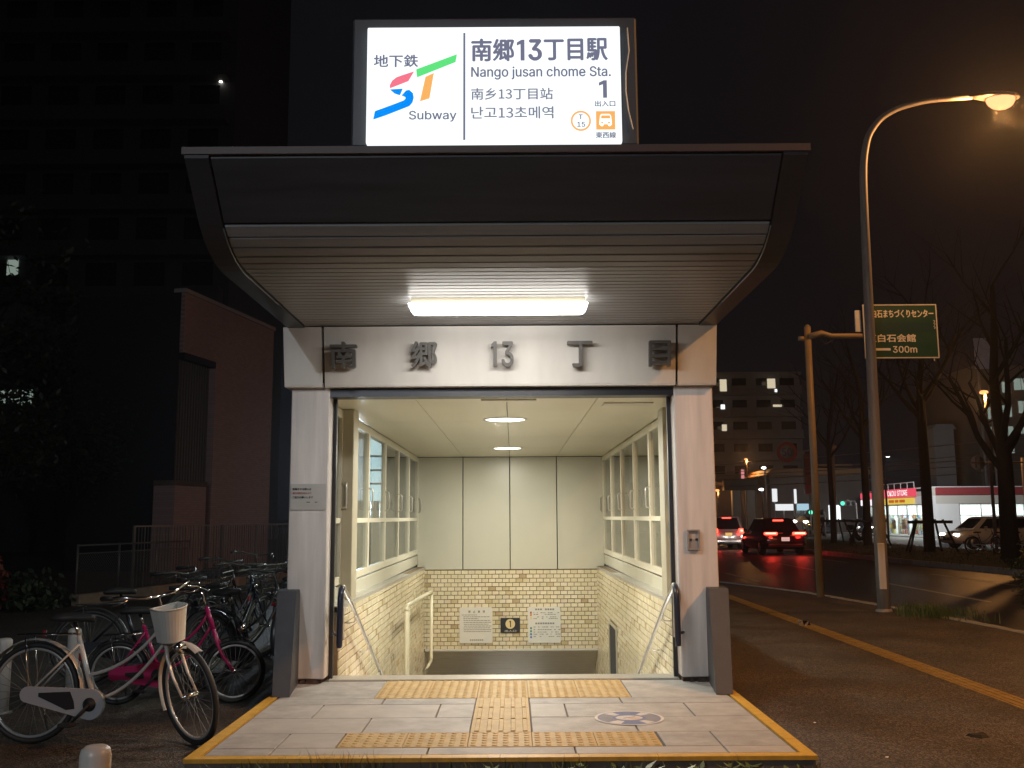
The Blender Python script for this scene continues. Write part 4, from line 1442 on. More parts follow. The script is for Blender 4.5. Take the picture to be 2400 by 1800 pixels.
# chain link
fc = thing("chain_link_fence", "dark chain-link fence with thin posts on the low wall", "fence", (A.x, A.y, GZ + .2), ang)
FL = 3.3
for i in range(4):
    MB().tube([(FL * i / 3, 0, 0), (FL * i / 3, 0, .86)], .02, 8).build("post", M['fence'], fc)
MB().tube([(0, 0, .84), (FL, 0, .84)], .016, 8).build("top_rail", M['fence'], fc)
MB().tube([(0, 0, .70), (FL, 0, .70)], .010, 6).build("mid_rail", M['fence'], fc)
nm = MB()
d_ = .06
xx = -.84
while xx < FL:
    for s in (1, -1):
        a0, a1 = (xx, xx + .66) if s > 0 else (xx + .66, xx)
        z0, z1 = .03, .69
        p, q = [a0, z0], [a1, z1]
        for e, f in ((p, q), (q, p)):
            for lim in (0.0, FL):
                if (e[0] < lim and lim == 0) or (e[0] > lim and lim == FL):
                    tt = (lim - e[0]) / (f[0] - e[0])
                    e[1] = e[1] + (f[1] - e[1]) * tt
                    e[0] = lim
        if 0 <= min(p[1], q[1]) and abs(p[0] - q[0]) > .01 and max(p[1], q[1]) < .7 and min(p[0], q[0]) >= -.001 and max(p[0], q[0]) <= FL + .001:
            nm.tube([(p[0], 0, p[1]), (q[0], 0, q[1])], .003, 3, cap=False)
    xx += d_
o = nm.build("wire_mesh", M['fence'], fc)
o['kind'] = 'stuff'
# bar railing
s0 = 1.7
rl = thing("railing", "bar railing with a pale top rail in front of the brick building", "railing", (A.x + ad.x * s0 - ad.y * .16, A.y + ad.y * s0 + ad.x * .16, GZ + .1), ang)
RL = 9.0
npst = 7
H_ = 1.27
for i in range(npst):
    xx = RL * i / (npst - 1)
    MB().bbox(xx - .02, xx + .02, -.02, .02, 0, H_, .004).build("post", M['fence_pale'] if i % 2 else M['fence'], rl)
    if i < npst - 1:
        MB().bbox(xx + .022, xx + RL / (npst - 1) - .022, -.022, .022, H_ - .03, H_, .004).build("top_rail", M['fence_pale'], rl)
        MB().bbox(xx + .022, xx + RL / (npst - 1) - .022, -.012, .012, .06, .085, .003).build("bottom_rail", M['fence'], rl)
bm = MB().box(-.006, .006, -.006, .006, .086, H_ - .031).mesh("bar", M['fence_pale'])
bm2 = MB().box(-.006, .006, -.006, .006, .086, H_ - .031).mesh("bar", M['fence'])
for i in range(int(RL / .095)):
    xx = .05 + .095 * i
    if min(abs(xx - RL * j / (npst - 1)) for j in range(npst)) > .03:
        link("bar", bm if i % 3 == 0 else bm2, rl, (xx, 0, 0))

# ---- brick building
def brickmat(name, c1, c2, mortar, sx=4.4, bump=.5):
    m = mat(name, c1, .45)
    n = m.node_tree
    b = n.nodes["Principled BSDF"]
    tc = n.nodes.new("ShaderNodeTexCoord")
    mp = n.nodes.new("ShaderNodeMapping")
    mp.inputs["Rotation"].default_value = (math.pi / 2, 0, 0)
    br = n.nodes.new("ShaderNodeTexBrick")
    br.inputs["Color1"].default_value = (*c1, 1)
    br.inputs["Color2"].default_value = (*c2, 1)
    br.inputs["Mortar"].default_value = (*mortar, 1)
    br.inputs["Scale"].default_value = sx
    br.inputs["Mortar Size"].default_value = .022
    br.inputs["Row Height"].default_value = .30
    br.inputs["Brick Width"].default_value = .92
    n.links.new(tc.outputs["Object"], mp.inputs[0])
    n.links.new(mp.outputs[0], br.inputs["Vector"])
    n.links.new(br.outputs["Color"], b.inputs["Base Color"])
    bp = n.nodes.new("ShaderNodeBump")
    bp.inputs["Strength"].default_value = bump
    bp.inputs["Distance"].default_value = .02
    bp.invert = True
    n.links.new(br.outputs["Fac"], bp.inputs["Height"])
    n.links.new(bp.outputs[0], b.inputs["Normal"])
    return m
M['brick'] = brickmat("red_brown_brick", (.44, .32, .315), (.38, .265, .26), (.26, .22, .22))
bl = thing("brick_building", "low red-brown brick building with a dark louvred corner beyond the railing", "building", (-9.73, 28.0, GZ), R(79.06))
# local x along the street face (away from us), local y deeper into the plot
M['side_shade'] = mat('near_black_shade', (.012, .012, .013), .6)
MB().box(2.0, 6.12, 0, 3.0, 0, 6.4).build("wall", M['brick'], bl)
MB().box(0, 6.12, 0, 3.5, 6.402, 8.2).build("upper_wall", M['brick'], bl)
MB().box(.35, 1.998, .55, 3.5, 0, 6.4).build("recess_wall", M['void'], bl)
MB().box(2.0, 6.12, 3.002, 3.5, 0, 6.4).build("rear_wall", M['brick'], bl)
MB().box(-.04, 6.16, -.05, .35, 8.202, 8.32).build("parapet_cap", mat("pale_coping", (.45, .44, .46), .45, metal=.3), bl)
lv = MB().box(-.03, .03, -.05, .05, 2.62, 6.39).mesh("louvre", M['fence'])
for i in range(13):
    link("louvre", lv, bl, (.06 + i * .155, .25, 0))
lv2 = lv
MB().box(-.03, -.003, .12, 3.5, 0, 8.2).build("side_shade_sheet", M['side_shade'], bl)  # near-black sheet over the end face; its shade is put into the colour
MB().box(-.35, 1.45, -.12, .54, 0, 2.45).build("brick_plinth", M['brick'], bl)
MB().box(-.37, 1.47, -.14, .545, 2.452, 2.6).build("plinth_cap", M['conc_dirty'], bl)
MB().box(.1, 1.998, .0, .5, 6.2, 6.398).build("recess_beam", M['void'], bl)

# ---- tall dark flats beyond, with a few lights
M['flats'] = mat("dark_tower_wall", (.07, .073, .085), .7, var=.1, scale=.3)
tw = thing("tower_block", "tall dark apartment tower rising behind the brick building", "building", (-25.5, 58, GZ))
MB().box(-8, 8, 0, 14, 0, 46).build("wall", M['flats'], tw)
for zf in range(15):
    MB().box(-7.7, 7.7, -1.1, -.002, 3.0 + zf * 2.9, 3.95 + zf * 2.9).build("balcony", M['flats'], tw)
for zf in range(15):
    for xf in range(5):
        MB().box(-6.9 + xf * 3.0, -5.0 + xf * 3.0, -.03, -.003, 4.1 + zf * 2.9, 5.7 + zf * 2.9).build("window", M['dark_glass'], tw)
t = thing("wall_lamp", "tiny warm lamp high on the edge of the dark tower", "lamp", (-18.43, 57.95, 29.3))
MB().bbox(-.10, .10, -.12, .02, -.38, .38, .05).build("lamp_glass", M['head'], t)
MB().box(-.13, .13, -.1, .04, .39, .45).build("lamp_cap", M['fence'], t)
for x, z, w_, h_, lab in ((-20.05, 20.75, .30, .16, "small lit vent window part way up the dark tower"), (-30.9, 16.9, .35, .5, "dim lit opening on the far dark flats beside the trees")):
    t = thing("lit_window", lab, "window", (x, 57.9, z))
    MB().bbox(-w_, w_, -.03, .02, -h_, h_, .01).build("pane", M['win_cool'], t)
    MB().box(-w_ - .06, w_ + .06, -.01, .05, -h_ - .08, -h_ - .004).build("sill", M['flats'], t)
dk = thing("dark_house", "dark low house with one lit three-pane window among the trees", "house", (-24.0, 46, GZ))
MB().box(-5, 5, 0, 8, 0, 9.5).build("wall", M['flats'], dk)
MB().prism([(-5.4, 9.5), (5.4, 9.5), (0, 12)], -.4, 8.4).build("roof", M['roof'], dk)
wf = MB()
for xx in (-.98, -.34, .30, .94):
    wf.box(xx - .035, xx + .035, -.09, -.01, 6.98, 7.74)
wf.box(-1.0, .98, -.09, -.01, 6.92, 6.98).box(-1.0, .98, -.09, -.01, 7.74, 7.80)
wo = wf.build("window", M['fence'], dk)
for i in range(3):
    MB().box(-.94 + .64 * i, -.38 + .64 * i, -.05, -.012, 6.985, 7.735).build("pane", M['win_cool'], wo)

# ---- trees and shrubs
M['bark'] = mat("dark_bark", (.02, .016, .013), .9, var=.4, scale=8, bump=.6, bscale=20, stretch=(3, 3, .6))
M['leaf'] = mat("dark_leaf", (.026, .042, .014), .55, var=.5, scale=2.5)
M['leaf_dry'] = mat("autumn_leaf", (.11, .065, .02), .6, var=.5, scale=2.5)
M['leaf_red'] = mat("red_autumn_leaf", (.16, .03, .015), .6, var=.5, scale=3)
M['grass'] = mat("night_grass", (.07, .10, .025), .6, var=.5, scale=5)
def limb(mb, p, d, L, r_, depth, tips, rng):
    pts, rs = [p], [r_]
    q = Vector(p)
    dd = Vector(d).normalized()
    n_ = 5
    for i in range(n_):
        dd = (dd + Vector((rng.uniform(-.16, .16), rng.uniform(-.16, .16), rng.uniform(-.02, .14)))).normalized()
        q = q + dd * (L / n_)
        pts.append(tuple(q))
        rs.append(r_ * (1 - .62 * (i + 1) / n_))
        if depth > 0 and i >= 1:
            for _ in range(1 if depth > 1 else rng.choice([1, 1, 2])):
                a = rng.uniform(0, 6.283)
                side = (dd.orthogonal().normalized() * math.cos(a) + dd.cross(dd.orthogonal().normalized()) * math.sin(a))
                nd = (dd * .7 + side * .75 + Vector((0, 0, .22))).normalized()
                limb(mb, tuple(q), tuple(nd), L * rng.uniform(.45, .68), rs[-1] * .62, depth - 1, tips, rng)
    tips.append(tuple(q))
    mb.tube(pts, rs, 8 if depth > 1 else 5 if depth == 1 else 3, cap=False)
def tree(label, x, y, z0, trunk_h, r_, crown_h, seed, leaves=900, leaf_m=None, group=None, cat="tree", spread=.9, leafsize=.10, depth=3, stakes=False, lean=0.0):
    rng = random.Random(seed)
    t = thing("street_tree", label, cat, (x, y, z0), rng.uniform(0, 6), group)
    mb = MB()
    tips = []
    base = [(0, 0, -.05), (0, 0, .12), (.02, .0, trunk_h * .4), (.0 + lean, .03, trunk_h * .75), (lean * 1.6, .02, trunk_h)]
    mb.tube(base, [r_ * 1.5, r_ * 1.12, r_, r_ * .92, r_ * .85], 12, cap=False)
    mb.build("trunk", M['bark'], t)
    br = MB()
    top = Vector(base[-1])
    for k_ in range(5):
        a = k_ * 1.257 + rng.uniform(-.4, .4)
        limb(br, tuple(top + Vector((0, 0, -.25 * k_))), (math.cos(a) * spread, math.sin(a) * spread, .95), crown_h * rng.uniform(.5, .7), r_ * .5, depth - 1, tips, rng)
    limb(br, tuple(top), (0.03, 0, 1), crown_h * .75, r_ * .75, depth - 1, tips, rng)
    br.build("branch", M['bark'], t)
    if leaves:
        lf = MB()
        for i in range(leaves):
            c = Vector(rng.choice(tips)) + Vector((rng.gauss(0, .32), rng.gauss(0, .32), rng.gauss(0, .28)))
            u = Vector((rng.gauss(0, 1), rng.gauss(0, 1), rng.gauss(0, .6))).normalized()
            v = u.orthogonal().normalized()
            s = leafsize * rng.uniform(.6, 1.3)
            lf.add([tuple(c - u * s), tuple(c + v * s * .45), tuple(c + u * s), tuple(c - v * s * .45)], [(0, 1, 2, 3)])
        o = lf.build("crown", leaf_m or M['leaf'], t)
    return t
def shrub(label, x, y, z0, w_, h_, n_, m_, seed, name="shrub", leafsize=.06, d_=None):
    rng = random.Random(seed)
    t = thing(name, label, "shrub", (x, y, z0))
    st = MB()
    lf = MB()
    d_ = d_ or w_
    for k_ in range(14):
        a = rng.uniform(0, 6.28)
        e = (math.cos(a) * w_ * rng.uniform(.2, .9), math.sin(a) * d_ * rng.uniform(.2, .9), h_ * rng.uniform(.5, 1))
        st.tube(bez((0, 0, 0), (e[0] * .3, e[1] * .3, e[2] * .7), e, 5), [.02, .017, .014, .01, .008, .005], 5, cap=False)
    st.build("stem", M['bark'], t)
    for i in range(n_):
        u_ = rng.random() ** .5
        a = rng.uniform(0, 6.28)
        zz_ = rng.random()
        lob = .75 + .25 * math.sin(a * 3 + seed) + .15 * math.sin(a * 7 + zz_ * 9)
        pr = math.sqrt(max(.02, 1 - (zz_ - .35) ** 2 / .5))
        c = Vector((math.cos(a) * w_ * u_ * pr * lob, math.sin(a) * d_ * u_ * pr * lob, h_ * zz_ * lob))
        u = Vector((rng.gauss(0, 1), rng.gauss(0, 1), rng.gauss(0, .8))).normalized()
        v = u.orthogonal().normalized()
        s = leafsize * rng.uniform(.6, 1.4)
        lf.add([tuple(c - u * s), tuple(c + v * s * .5), tuple(c + u * s), tuple(c - v * s * .5)], [(0, 1, 2, 3)])
    lf.build("foliage", m_, t)
tree("dark leafy tree standing left of the chain-link fence", -13.0, 22.5, GZ, 2.2, .16, 3.6, 11, 4200, leafsize=.09, depth=3)
tree("tall dark tree in front of the dark low house", -17.5, 31.0, GZ, 3.2, .2, 6.0, 12, 6000, leafsize=.12, depth=3)
tree("dark tree close beside the louvred corner of the brick building", -13.2, 29.0, GZ, 2.2, .16, 3.4, 13, 4500, leafsize=.09, depth=3)
shrub("low dark shrub with reddish leaves beside the chain-link fence", -8.9, 16.2, GZ, .75, .95, 900, M['leaf_red'], 3)
shrub("dark green bush at the end of the low wall", -8.1, 16.4, GZ, .7, .6, 800, M['leaf'], 5)
shrub("broad dark hedge-like bush between the trees", -11.2, 17.6, GZ, 1.6, 1.4, 2200, M['leaf_dry'], 6, leafsize=.08)

# ================================================================== STREET SIDE
M['galv'] = mat("galvanised_pole", (0.30, 0.27, 0.255), 0.5, metal=0.12, var=.2, scale=5, stretch=(4, 4, .5))
M['brown_pole'] = mat("tan_painted_pole", (0.33, 0.235, 0.13), 0.5, var=.15, scale=4)
M['sign_green'] = mat("dark_green_sign", (0.012, 0.06, 0.045), 0.4, var=.15, scale=3)
M['sign_print'] = mat("white_reflective_print", (0.75, 0.72, 0.66), 0.45)
M['sign_rim'] = mat("pale_sign_rim", (0.6, 0.58, 0.54), 0.4)
M['sign_red'] = mat("faded_red", (0.20, 0.03, 0.03), 0.5)

def sodium(parent, loc, power, size=.12, cut=False):
    d = bpy.data.lights.new("sodium_lamp", 'SPOT' if cut else 'POINT')
    if cut:
        d.spot_size, d.spot_blend = R(164), .75
    d.energy = power
    d.color = (1.0, .44, .13)
    d.shadow_soft_size = size
    o = bpy.data.objects.new("sodium_lamp", d)
    COL.objects.link(o)
    o.parent = parent
    o.location = loc
def street_lamp(label, x, y, power, base_z=GZ, light=True, cut=False):
    t = thing("street_lamp", label, "street lamp", (x, y, base_z), group="tall curved street lamps")
    path = [(0, 0, 0), (0, 0, 1.3), (.02, 0, 3.4), (.06, 0, 6.9), (.10, 0, 7.35), (.19, 0, 7.72), (.42, 0, 8.02), (.75, 0, 8.20), (1.25, 0, 8.32), (1.95, 0, 8.36)]
    rad = [.098, .094, .083, .062, .058, .054, .049, .045, .04, .034]
    P_, Q_ = path[:3], rad[:3]
    for i in range(3, len(path) - 1):
        a_, b_, c_ = Vector(path[i - 1]), Vector(path[i]), Vector(path[i + 1])
        h0, h1 = b_.lerp(a_, .4), b_.lerp(c_, .4)
        for q, p in enumerate(bez(h0, b_, h1, 4)):
            P_.append(p)
            Q_.append(rad[i] + (.4 - .2 * q) * ((rad[i - 1] if q < 2 else rad[i]) - rad[i]))
    P_.append(path[-1])
    Q_.append(rad[-1])
    MB().tube(P_, Q_, 16).build("pole", M['galv'], t)
    MB().lathe([(.13, 0), (.13, .02), (.105, .05), (.10, .05)], 16).build("base_plate", M['galv'], t)
    MB().bbox(-.085, .02, -.118, -.085, .35, 1.05, .006).build("access_cover", M['pillar'], t)
    # cobra-head lantern
    hd = MB()
    hd.smooth = True
    secs = [(1.9, .035, .035, 8.36), (2.05, .08, .06, 8.36), (2.2, .14, .09, 8.36), (2.45, .16, .10, 8.355), (2.65, .13, .08, 8.35), (2.74, .05, .04, 8.345)]
    vs = []
    for x_, wy, hz, zc in secs:
        for q in range(12):
            a = math.pi * 2 * q / 12
            vs.append((x_, wy * math.cos(a), zc + (hz if math.sin(a) > 0 else hz * .25) * math.sin(a)))
    fs = [(i * 12 + q, i * 12 + (q + 1) % 12, (i + 1) * 12 + (q + 1) % 12, (i + 1) * 12 + q) for i in range(5) for q in range(12)]
    fs += [tuple(range(11, -1, -1)), tuple(60 + q for q in range(12))]
    hd.add(vs, fs)
    hd.build("lantern", M['fence'], t)
    gl = MB()
    gl.smooth = True
    vs, fs = [], []
    for i in range(6):
        f = math.cos(math.pi / 2 * i / 5.5)
        for q in range(14):
            a = 2 * math.pi * q / 14
            vs.append((2.43 + .24 * f * math.cos(a), .16 * f * math.sin(a), 8.335 - .19 * math.sin(math.pi / 2 * i / 5.5)))
    fs = [(i * 14 + q, i * 14 + (q + 1) % 14, (i + 1) * 14 + (q + 1) % 14, (i + 1) * 14 + q) for i in range(5) for q in range(14)] + [tuple(70 + q for q in range(14))]
    gl.add(vs, fs)
    gl.build("lamp_glass", M['sodium'], t)
    if light:
        sodium(t, (2.43, 0, 8.0), power, cut=cut)
    return t
street_lamp("tall grey street lamp with a curved arm, lit orange, beside the green road sign", 5.73, 15.18, 520)
street_lamp("tall street lamp standing nearer along the kerb beyond the paved corner", 5.7, 3.4, 3300, cut=True)
lt = thing("led_street_lamp", "white street lamp on a straight mast across the pavement behind us", "street lamp", (-4.5, -9.0, GZ))
MB().tube([(0, 0, 0), (0, 0, 6.6), (.05, .1, 6.75), (.3, .7, 6.85)], [.09, .06, .05, .04], 10).build("pole", M['galv'], lt)
MB().bbox(.2, .48, .65, 1.2, 6.82, 6.92, .02).build("lantern", M['galv'], lt)
MB().bbox(.24, .44, .7, 1.15, 6.80, 6.819, .004).build("lens", M['led'], lt)
d = bpy.data.lights.new("led_lamp", 'POINT')
d.energy = 1450
d.color = (.84, .92, 1.0)
d.shadow_soft_size = .15
o = bpy.data.objects.new("led_lamp", d)
COL.objects.link(o)
o.parent = lt
o.location = (.34, .95, 6.6)

# rectangular green direction sign on a bracket pole
t = thing("direction_sign", "dark green direction sign with an arrow, on a tan bracket pole", "road sign", (5.64, 18.0, GZ), world=True)
MB().tube([(5.64, 18, GZ), (5.64, 18, 4.93)], [.068, .062], 14).build("pole", M['brown_pole'], t)
MB().tube([(5.64, 18, 4.93), (5.64, 18, 4.97)], [.066, .03], 14).build("pole_cap", M['brown_pole'], t)
MB().tube([(5.46, 17.99, 4.70), (5.56, 17.99, 4.70)], .045, 10).tube([(5.64, 17.97, 4.73), (5.9, 17.97, 4.80), (6.08, 17.97, 4.745), (7.9, 17.97, 4.735)], [.062, .058, .05, .05], 12).build("arm", M['brown_pole'], t)
MB().tube([(5.85, 17.97, 4.70), (5.95, 17.95, 4.58), (6.1, 17.97, 4.66)], .014, 6).build("cable", M['black'], t)
MB().bbox(6.55, 6.665, 17.965, 18.0, 4.82, 5.24, .006).build("back_board", M['white'], t)
GX0, GX1, GZ0, GZ1 = 6.675, 8.08, 4.295, 5.335
pn = MB().bbox(GX0, GX1, 17.90, 17.935, GZ0, GZ1, .004).build("panel", M['sign_green'], t)
rm = MB()
for a in ((GX0, GX1, GZ1 - .022, GZ1), (GX0, GX1, GZ0, GZ0 + .022), (GX0, GX0 + .022, GZ0 + .022, GZ1 - .022), (GX1 - .022, GX1, GZ0 + .022, GZ1 - .022)):
    rm.box(a[0], a[1], 17.893, 17.899, a[2], a[3])
rm.build("rim", M['sign_rim'], pn, loc=(0, 0, 0))
MB().box(GX0 + .03, GX1 - .05, 17.8965, 17.899, 4.80, 4.985).build("cover_strip", mat("dark_teal_film", (.01, .045, .05), .4), pn, loc=(0, 0, 0))
for body, x0, x1, z0, z1, bo in (("東白石まちづくりセンター", GX0 + .05, GX1 - .06, 5.075, 5.235, .03), ("東白石会館", GX0 + .05, GX0 + .98, 4.605, 4.76, .03), ("300m", GX0 + .53, GX0 + .99, 4.40, 4.53, .03)):
    text_mesh(body, (x0, x1, z0, z1), 17.895, 0, bo).build("lettering", M['sign_print'], pn, loc=(0, 0, 0))
MB().add([(GX0 + .05, 17.895, 4.465), (GX0 + .15, 17.895, 4.405), (GX0 + .15, 17.895, 4.445), (GX0 + .49, 17.895, 4.445), (GX0 + .49, 17.895, 4.49), (GX0 + .15, 17.895, 4.49), (GX0 + .15, 17.895, 4.525)], [tuple(range(7))]).build("arrow", M['sign_print'], pn, loc=(0, 0, 0))
mk_ = MB()
for z in (5.02, 4.965, 4.90):
    mk_.tube([(GX1 - .075, 17.894, z), (GX1 - .045, 17.894, z - .01), (GX1 - .06, 17.894, z - .045)], .008, 5)
mk_.build("side_mark", M['sign_print'], pn, loc=(0, 0, 0))
MB().box(GX1 - .10, GX1 - .085, 17.905, 17.93, GZ0 - .05, GZ0 - .001).build("lug", M['sign_rim'], pn, loc=(0, 0, 0))

# speed limit disc
def disc_y(cx, cz, r0, r1, y, n=28):
    vs = [(cx + r_ * math.cos(2 * math.pi * i / n), y, cz + r_ * math.sin(2 * math.pi * i / n)) for r_ in (r0, r1) for i in range(n)]
    return MB().add(vs, [(i, (i + 1) % n, n + (i + 1) % n, n + i) for i in range(n)])
t = thing("speed_sign", "dim round speed limit sign reading fifty, hung from a thin pole", "road sign", (8.62, 28, RZ), world=True)
dsk = MB()
dsk.lathe([(.001, -.012), (.30, -.012), (.30, .012), (.001, .012)], 28)
dsk.v = [(8.0 + x, 28 + z, 3.2 + y) for x, y, z in dsk.v]
d_ = dsk.build("disc", mat("grimy_sign_white", (.16, .15, .16), .5), t)
disc_y(8.0, 3.2, .205, .295, 27.985).build("red_ring", M['sign_red'], d_, loc=(0, 0, 0))
text_mesh("50", (7.85, 8.15, 3.08, 3.32), 27.984, 0, .03).build("lettering", mat("grimy_blue_print", (.05, .05, .09), .5), d_, loc=(0, 0, 0))
MB().tube([(8.0, 28.03, 3.2), (8.75, 28.05, 3.25)], .022, 8).build("arm", M['galv'], t)
MB().tube([(8.78, 28.05, RZ), (8.78, 28.05, 4.9)], .04, 10).build("pole", M['galv'], t)

# round sign seen from behind on a long arm across the street
t = thing("round_sign", "round pale sign on a long orange-lit arm beyond the trees", "road sign", (21.1, 40, RZ), world=True)
dsk = MB().lathe([(.001, -.012), (.30, -.012), (.30, .012), (.001, .012)], 28)
dsk.v = [(19.35 + x, 40 + z, 3.5 + y) for x, y, z in dsk.v]
dsk.build("disc", mat("pale_sign_back", (.62, .60, .58), .4), t)
MB().tube([(19.05, 39.95, 3.5), (21.2, 39.95, 3.5)], .035, 8).build("arm", M['brown_pole'], t)
MB().tube([(21.2, 40, RZ), (21.2, 40, 3.7)], .06, 10).build("pole", M['pillar'], t)
MB().box(19.22, 19.28, 39.955, 39.985, 3.28, 3.72).box(19.42, 19.48, 39.955, 39.985, 3.28, 3.72).build("bracket", M['galv'], t)

# ---- vehicles
M['glass_car'] = mat("car_glass", (.01, .011, .013), .05, spec=.7)
M['rim_car'] = mat("alloy_rim", (.4, .4, .4), .3, metal=.8)
M['plate_w'] = mat("lit_white_plate", (.7, .7, .66), .4, emit=(1, .95, .85), estr=.4)  # both plates glow faintly in place of plate lamps
M['plate_y'] = mat("lit_yellow_plate", (.7, .5, .08), .4, emit=(1, .7, .2), estr=.4)
def car(label, x, y, rz, paint, L=4.5, W=1.74, H=1.48, cat="car", kind="sedan", rear_lit=False, front_lit=False, plate='plate_w', group="cars on the street", z=RZ, red_power=0.0, beam=0.0):
    t = thing("car", label, cat, (x, y, z), rz, group)
    hl, hw = L / 2, W / 2
    boot = .98 if kind == "hatch" else .92
    # (along, half width, low, shoulder)
    st = [(-hl, .84, .42, .74), (-hl + .06, .93, .30, boot * .93), (-hl + .35, .985, .24, boot), (-hl * .45, 1, .20, .95), (hl * .3, 1, .20, .93), (hl - .75, .985, .22, .86), (hl - .2, .92, .26, .72), (hl - .02, .80, .34, .62)]
    bd = MB()
    bd.smooth = True
    vs = []
    for a, fw_, z0, z1 in st:
        w_ = hw * fw_
        sec = [(-w_ * .88, z0), (-w_ * .985, z0 + .10), (-w_, (z0 + z1) / 2), (-w_ * .975, z1 - .10), (-w_ * .88, z1), (w_ * .88, z1), (w_ * .975, z1 - .10), (w_, (z0 + z1) / 2), (w_ * .985, z0 + .10), (w_ * .88, z0)]
        vs += [(xx, a, zz) for xx, zz in sec]
    n_ = 10
    fs = [(i * n_ + q, (i + 1) * n_ + q, (i + 1) * n_ + (q + 1) % n_, i * n_ + (q + 1) % n_) for i in range(len(st) - 1) for q in range(n_)]
    fs += [tuple(range(n_)), tuple((len(st) - 1) * n_ + q for q in range(n_ - 1, -1, -1))]
    bd.add(vs, fs)
    body = bd.build("body", paint, t)
    # cabin: painted pillars and roof, dark glass set into it
    if kind == "hatch":
        base, roof = (-hl + .12, hl * .40), (-hl + .45, hl * .05)
    elif kind == "van":
        base, roof = (-hl + .06, hl * .62), (-hl + .22, hl * .30)
    else:
        base, roof = (-hl + .55, hl * .42), (-hl + 1.15, hl * .10)
    zb = .90
    bw, rw = hw * .90, hw * .72
    P = [(-bw, base[0], zb), (bw, base[0], zb), (bw, base[1], zb), (-bw, base[1], zb), (-rw, roof[0], H), (rw, roof[0], H), (rw, roof[1], H), (-rw, roof[1], H)]
    cab = MB()
    cab.hexa(P)
    cab.hexa([(-rw * .97, roof[0] + .05, H + .001), (rw * .97, roof[0] + .05, H + .001), (rw * .97, roof[1] - .05, H + .001), (-rw * .97, roof[1] - .05, H + .001),
              (-rw * .8, roof[0] + .2, H + .035), (rw * .8, roof[0] + .2, H + .035), (rw * .8, roof[1] - .15, H + .035), (-rw * .8, roof[1] - .15, H + .035)])
    cab.build("cabin", paint, t)
    def pane(i0, i1, i2, i3, name, ua=.08, va=.12, vb=.1, off=.006):
        A_, B_, C_, D_ = (Vector(P[k]) for k in (i0, i1, i2, i3))
        def at_(u, v):
            return A_.lerp(B_, u).lerp(D_.lerp(C_, u), v)
        nn = (B_ - A_).cross(D_ - A_).normalized() * off
        m_ = MB()
        m_.add([tuple(at_(ua, va) + nn), tuple(at_(1 - ua, va) + nn), tuple(at_(1 - ua, 1 - vb) + nn), tuple(at_(ua, 1 - vb) + nn)], [(0, 1, 2, 3)])
        m_.build(name, M['glass_car'], t)
    pane(0, 1, 5, 4, "rear_window")
    pane(2, 3, 7, 6, "windscreen")
    pane(1, 2, 6, 5, "side_window", .07)
    pane(3, 0, 4, 7, "side_window", .07)
    for sx in (-1, 1):
        for a in (-hl + .82, hl - .86):
            wh = MB().tube([(sx * (hw - .20), a, .31), (sx * (hw - .02), a, .31), (sx * (hw + .005), a, .31)], [.31, .31, .285], 20)
            wo = wh.build("wheel", M['black'], t)
            MB().tube([(sx * (hw - .03), a, .31), (sx * (hw + .010), a, .31)], [.20, .19], 14).build("rim", M['rim_car'], wo)
        MB().bbox(sx * hw * .93 - (.0 if sx > 0 else .17), sx * hw * .93 + (.17 if sx > 0 else 0), hl * .33, hl * .33 + .1, .93, 1.07, .02).build("mirror", paint, t)
    # rear end
    MB().bbox(-.17, .17, -hl - .02, -hl + .02, .58 if kind != "hatch" else .66, .74 if kind != "hatch" else .82, .004).build("number_plate", M[plate], t)
    MB().bbox(-hw * .8, hw * .8, -hl - .025, -hl + .05, .34, .46, .02).build("bumper", M['black'] if kind != "hatch" else paint, t)
    tm = M['tail'] if rear_lit else mat_reflector
    for sx in (-1, 1):
        if kind == "hatch":
            tl = MB().bbox(*sorted((sx * hw * .62, sx * hw * .90)), -hl - .005, -hl + .12, .80, 1.02, .02)
        else:
            tl = MB().bbox(*sorted((sx * hw * .36, sx * hw * .97)), -hl - .012, -hl + .10, .84, .95, .02)
        to = tl.build("tail_light", tm, t)
        if rear_lit:
            MB().bbox(*sorted((sx * hw * (.70 if kind == "hatch" else .44), sx * hw * (.84 if kind == "hatch" else .92))), -hl - .025, -hl - .006, .88, .93 if kind != "hatch" else .96, .006).build("lamp_core", M['tail_core'], to)
    hb_ = MB().bbox(-.22, .22, base[0] + (roof[0] - base[0]) * .86 - .05, base[0] + (roof[0] - base[0]) * .86, zb + (H - zb) * .86, zb + (H - zb) * .86 + .05, .008)
    hb_.build("brake_light", M['tail'] if rear_lit else mat_reflector, t)
    if rear_lit and red_power:
        for sx in (-1, 1):
            d = bpy.data.lights.new("brake_lamp", 'POINT')
            d.energy = red_power
            d.color = (1, .03, .02)
            d.shadow_soft_size = .12
            o = bpy.data.objects.new("brake_lamp", d)
            COL.objects.link(o)
            o.parent = t
            o.location = (sx * hw * .7, -hl - .16, .85)
    for sx in (-1, 1):
        MB().bbox(*sorted((sx * hw * .50, sx * hw * .86)), hl - .22, hl - .06, .60, .74, .03).build("headlight", M['head'] if front_lit else M['rim_car'], t)
    if beam:
        for sx in (-1, 1):
            d = bpy.data.lights.new("headlamp_beam", 'SPOT')
            d.energy = beam
            d.spot_size = R(60)
            d.spot_blend = .6
            d.color = (1, .95, .85)
            d.shadow_soft_size = .05
            o = bpy.data.objects.new("headlamp_beam", d)
            COL.objects.link(o)
            o.parent = t
            o.location = (sx * hw * .68, hl + .03, .67)
            o.rotation_euler = (R(88), 0, 0)
    MB().bbox(-hw * .45, hw * .45, hl - .10, hl - .01, .40, .58, .02).build("grille", M['black'], t)
    return t
M['car_black'] = mat("black_car_paint", (.012, .012, .015), .18, spec=.6, coat=.5)
